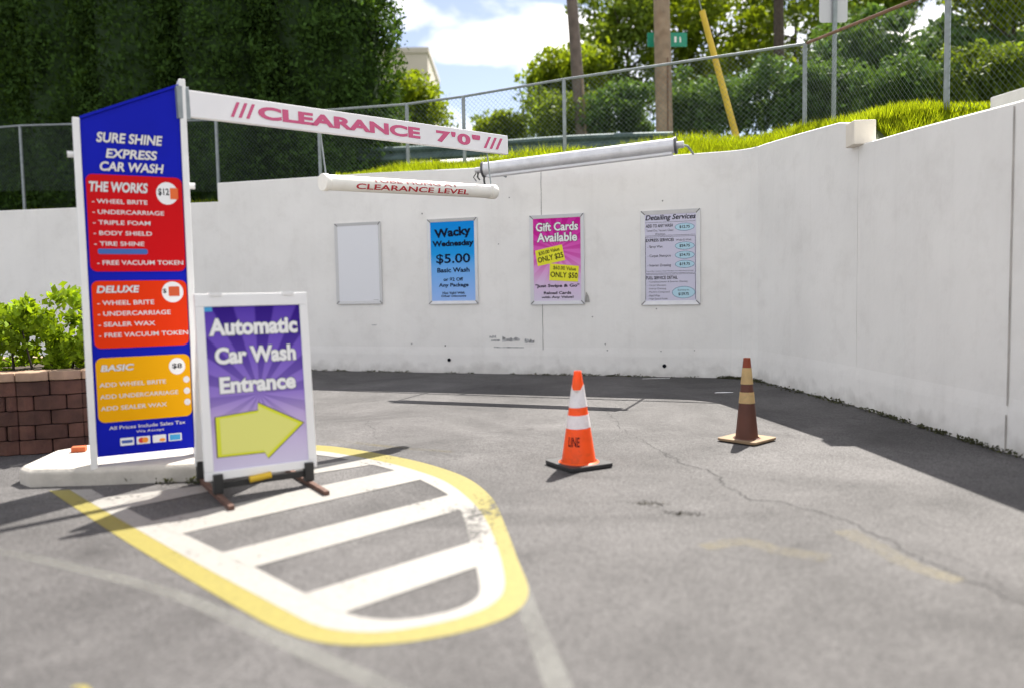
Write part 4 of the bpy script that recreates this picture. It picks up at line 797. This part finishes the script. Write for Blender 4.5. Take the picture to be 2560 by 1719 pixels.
for s_, x0, x1, y0, y1 in (('Automatic', .035, .965, .072, .178), ('Car Wash', .08, .93, .248, .352), ('Entrance', .11, .91, .43, .532)): W4(tb, w_, h_, s_, x0, x1, y0, y1, white_ink, off=.042, halo=grey_h, hoff=.028, y=-.0035)
flat(tb, [(0, h_ - .03), (.05, h_ - .03), (.05, h_), (0, h_)], -.002, cB); tb.obj('lettering', None, sh)
for x0 in (.09, wA - .17): MB().box(x0, x0 + .08, .09, .16, hA + .10, hA + .122).obj('hinge', wf, af)
rustm = mat('rusty_bar', (.10, .05, .035), .8, var=.4, scale=20); blk = mat('black_steel', (.02, .02, .02), .5)
for x0 in (.075, wA - .06):
    o = MB().box(x0 - .018, x0 + .018, -.36, .60, .0, .032).obj('foot_bar', rustm, af, bevel=.003)
    MB().box(x0 - .03, x0 + .03, -.022, .04, .0325, .16).obj('leg', blk, af, bevel=.004); MB().box(x0 - .03, x0 + .03, .51, .56, .0325, .16).obj('leg', blk, af, bevel=.004)
MB().box(.08, wA - .08, .005, .035, .062, .1).obj('cross_bar', blk, af)
MB().tube([(.27, -.02, .10), (.41, -.02, .115)], .022, 10).obj('yellow_grip', mat('yellow_grip', (.65, .42, .02), .5), af, smooth=True)

# ---------------------------------------------------------------- traffic cones
def cone(label, loc, rz, orange, top, band, base, r_bot, zs, bt, base_r, base_sq, text, tilt, jag=False):
    t = thing('traffic_cone', label, 'traffic cone', loc, rz, 'traffic cones'); h = .705; zb = bt
    def rad(z): return .027 + (r_bot - .027) * ((h - z) / (h - zb)) ** 1.0
    def ringmesh(z0, z1, dr, n=40, tl0=0., tl1=0., inner=False, jg=None):
        mb = MB(); k = max(2, int((z1 - z0) / .03)); vs = []
        for i in range(k + 1):
            f = i / k
            for j in range(n):
                a = 2 * math.pi * j / n; zz = z0 + (z1 - z0) * f + (tl0 * (1 - f) + tl1 * f) * math.cos(a - .3)
                if jg and i == k: zz += jg(a)
                r = rad(zz) + dr; vs.append((math.cos(a) * r, math.sin(a) * r, zz))
        fs = [(i * n + j, i * n + (j + 1) % n, (i + 1) * n + (j + 1) % n, (i + 1) * n + j) for i in range(k) for j in range(n)]; return mb.add(vs, fs)
    b_ = ringmesh(zb, h, 0.)
    n = 40; off = len(b_.v); vs = []                                # rim, inside wall and flared foot
    for zz, rr in ((h, rad(h) - .008), (h - .25, rad(h - .25) - .006)): vs += [(math.cos(2 * math.pi * j / n) * rr, math.sin(2 * math.pi * j / n) * rr, zz) for j in range(n)]
    k0 = off - n; b_.add(vs, []); b_.f += [[k0 + j, k0 + (j + 1) % n, off + (j + 1) % n, off + j] for j in range(n)] + [[off + j, off + (j + 1) % n, off + n + (j + 1) % n, off + n + j] for j in range(n)]; b_.m += [0] * (2 * n)
    off = len(b_.v); vs = []
    for zz, rr in ((zb + .012, r_bot + .006), (zb + .002, r_bot + .022)): vs += [(math.cos(2 * math.pi * j / n) * rr, math.sin(2 * math.pi * j / n) * rr, zz) for j in range(n)]
    b_.add(vs, []); b_.f += [[off + n + j, off + n + (j + 1) % n, off + (j + 1) % n, off + j] for j in range(n)]; b_.m += [0] * n
    body = b_.obj('cone_body', orange, t, smooth=True)
    if top: ringmesh(zs[0], h - .001, .0015).obj('backlit_top', top, t, smooth=True)  # added shell: glow of backlight through the cone top, put into its colour
    jg = (lambda a: -.055 * max(0, math.cos(a + 2.3)) ** 3) if jag else None
    ringmesh(zs[1], zs[0], .0025, tl0=tilt, tl1=tilt, jg=jg).obj('reflective_collar', band, t, smooth=True)
    ringmesh(zs[3], zs[2], .0025, tl0=tilt, tl1=tilt).obj('reflective_collar', band, t, smooth=True)
    s = base_sq / 2; pts = []
    for cx, cy, a0 in ((s, s, 0), (-s, s, 90), (-s, -s, 180), (s, -s, 270)):
        for k in range(5): a = math.radians(a0 + 22.5 * k); pts.append((cx - math.copysign(.03, cx) + .03 * math.cos(a), cy - math.copysign(.03, cy) + .03 * math.sin(a)))
    bm = MB(); n2 = len(pts); curl = lambda p: base_r * (max(abs(p[0]), abs(p[1])) / s) ** 2 * (abs(p[0] * p[1]) / s / s) ** 2
    z0 = [curl(p) + .002 for p in pts]; z1 = [z + bt - .002 for z in z0]
    bm.add([(p[0], p[1], z) for p, z in zip(pts, z0)] + [(p[0] , p[1], z) for p, z in zip(pts, z1)] + [(0, 0, .002), (0, 0, bt - .002)], [(i, (i + 1) % n2, n2 + (i + 1) % n2, n2 + i) for i in range(n2)] + [((i + 1) % n2, i, 2 * n2) for i in range(n2)] + [(n2 + i, n2 + (i + 1) % n2, 2 * n2 + 1) for i in range(n2)])
    bm.obj('base', base, t, bevel=.002, segs=1)
    if text:
        tb = MB(); zc = .195; a0 = -math.pi / 2 - math.radians(48) - rz
        def fn(u_, v_, y_):
            a = a0 + u_ / .11; r = rad(v_) + .002; return (math.cos(a) * r, math.sin(a) * r, v_)
        write(tb, text, 0, .092, zc - .034, zc + .034, 0, ink_m, off=.012, fn=fn); tb.obj('lettering', None, t)
    return t
gc = g(1447, 1163)
cone('orange traffic cone with two white bands, lettered LINE, on a black base', (gc[0], gc[1], 0), math.radians(28), mat('cone_orange', srgb(250, 92, 8), .45, var=.10, scale=6, trans=.18, dirt=.45, dscale=16, dcol=(.25, .07, .02, 1)), None,
     mat('collar_white', (.80, .80, .82), .4, var=.05, scale=10, dirt=.35, dscale=22, dcol=(.35, .33, .33, 1), trans=.1), black_m, .128, (.605, .445, .388, .292), .03, .006, .375, 'LINE', .006, True)
gc = g(1867, 1101)
cone('dark brown weathered traffic cone with cream bands and a cream base, near the wall corner', (gc[0], gc[1], 0), math.radians(42), mat('cone_brown', (.10, .032, .018), .55, var=.2, scale=5, trans=.08), mat('cone_top_glow', (.30, .055, .02), .5, var=.15, trans=.25),  # redder top colour stands for light shining through
     mat('collar_cream', (.62, .44, .20), .5, var=.12, scale=8, dirt=.25, dscale=20, trans=.25), mat('base_cream', (.24, .165, .095), .8, var=.15, scale=9), .095, (.622, .485, .418, .325), .022, .012, .36, None, 0.)
S.cycles.filter_width = 1.2; S.cycles.max_bounces = 8; S.cycles.transparent_max_bounces = 16
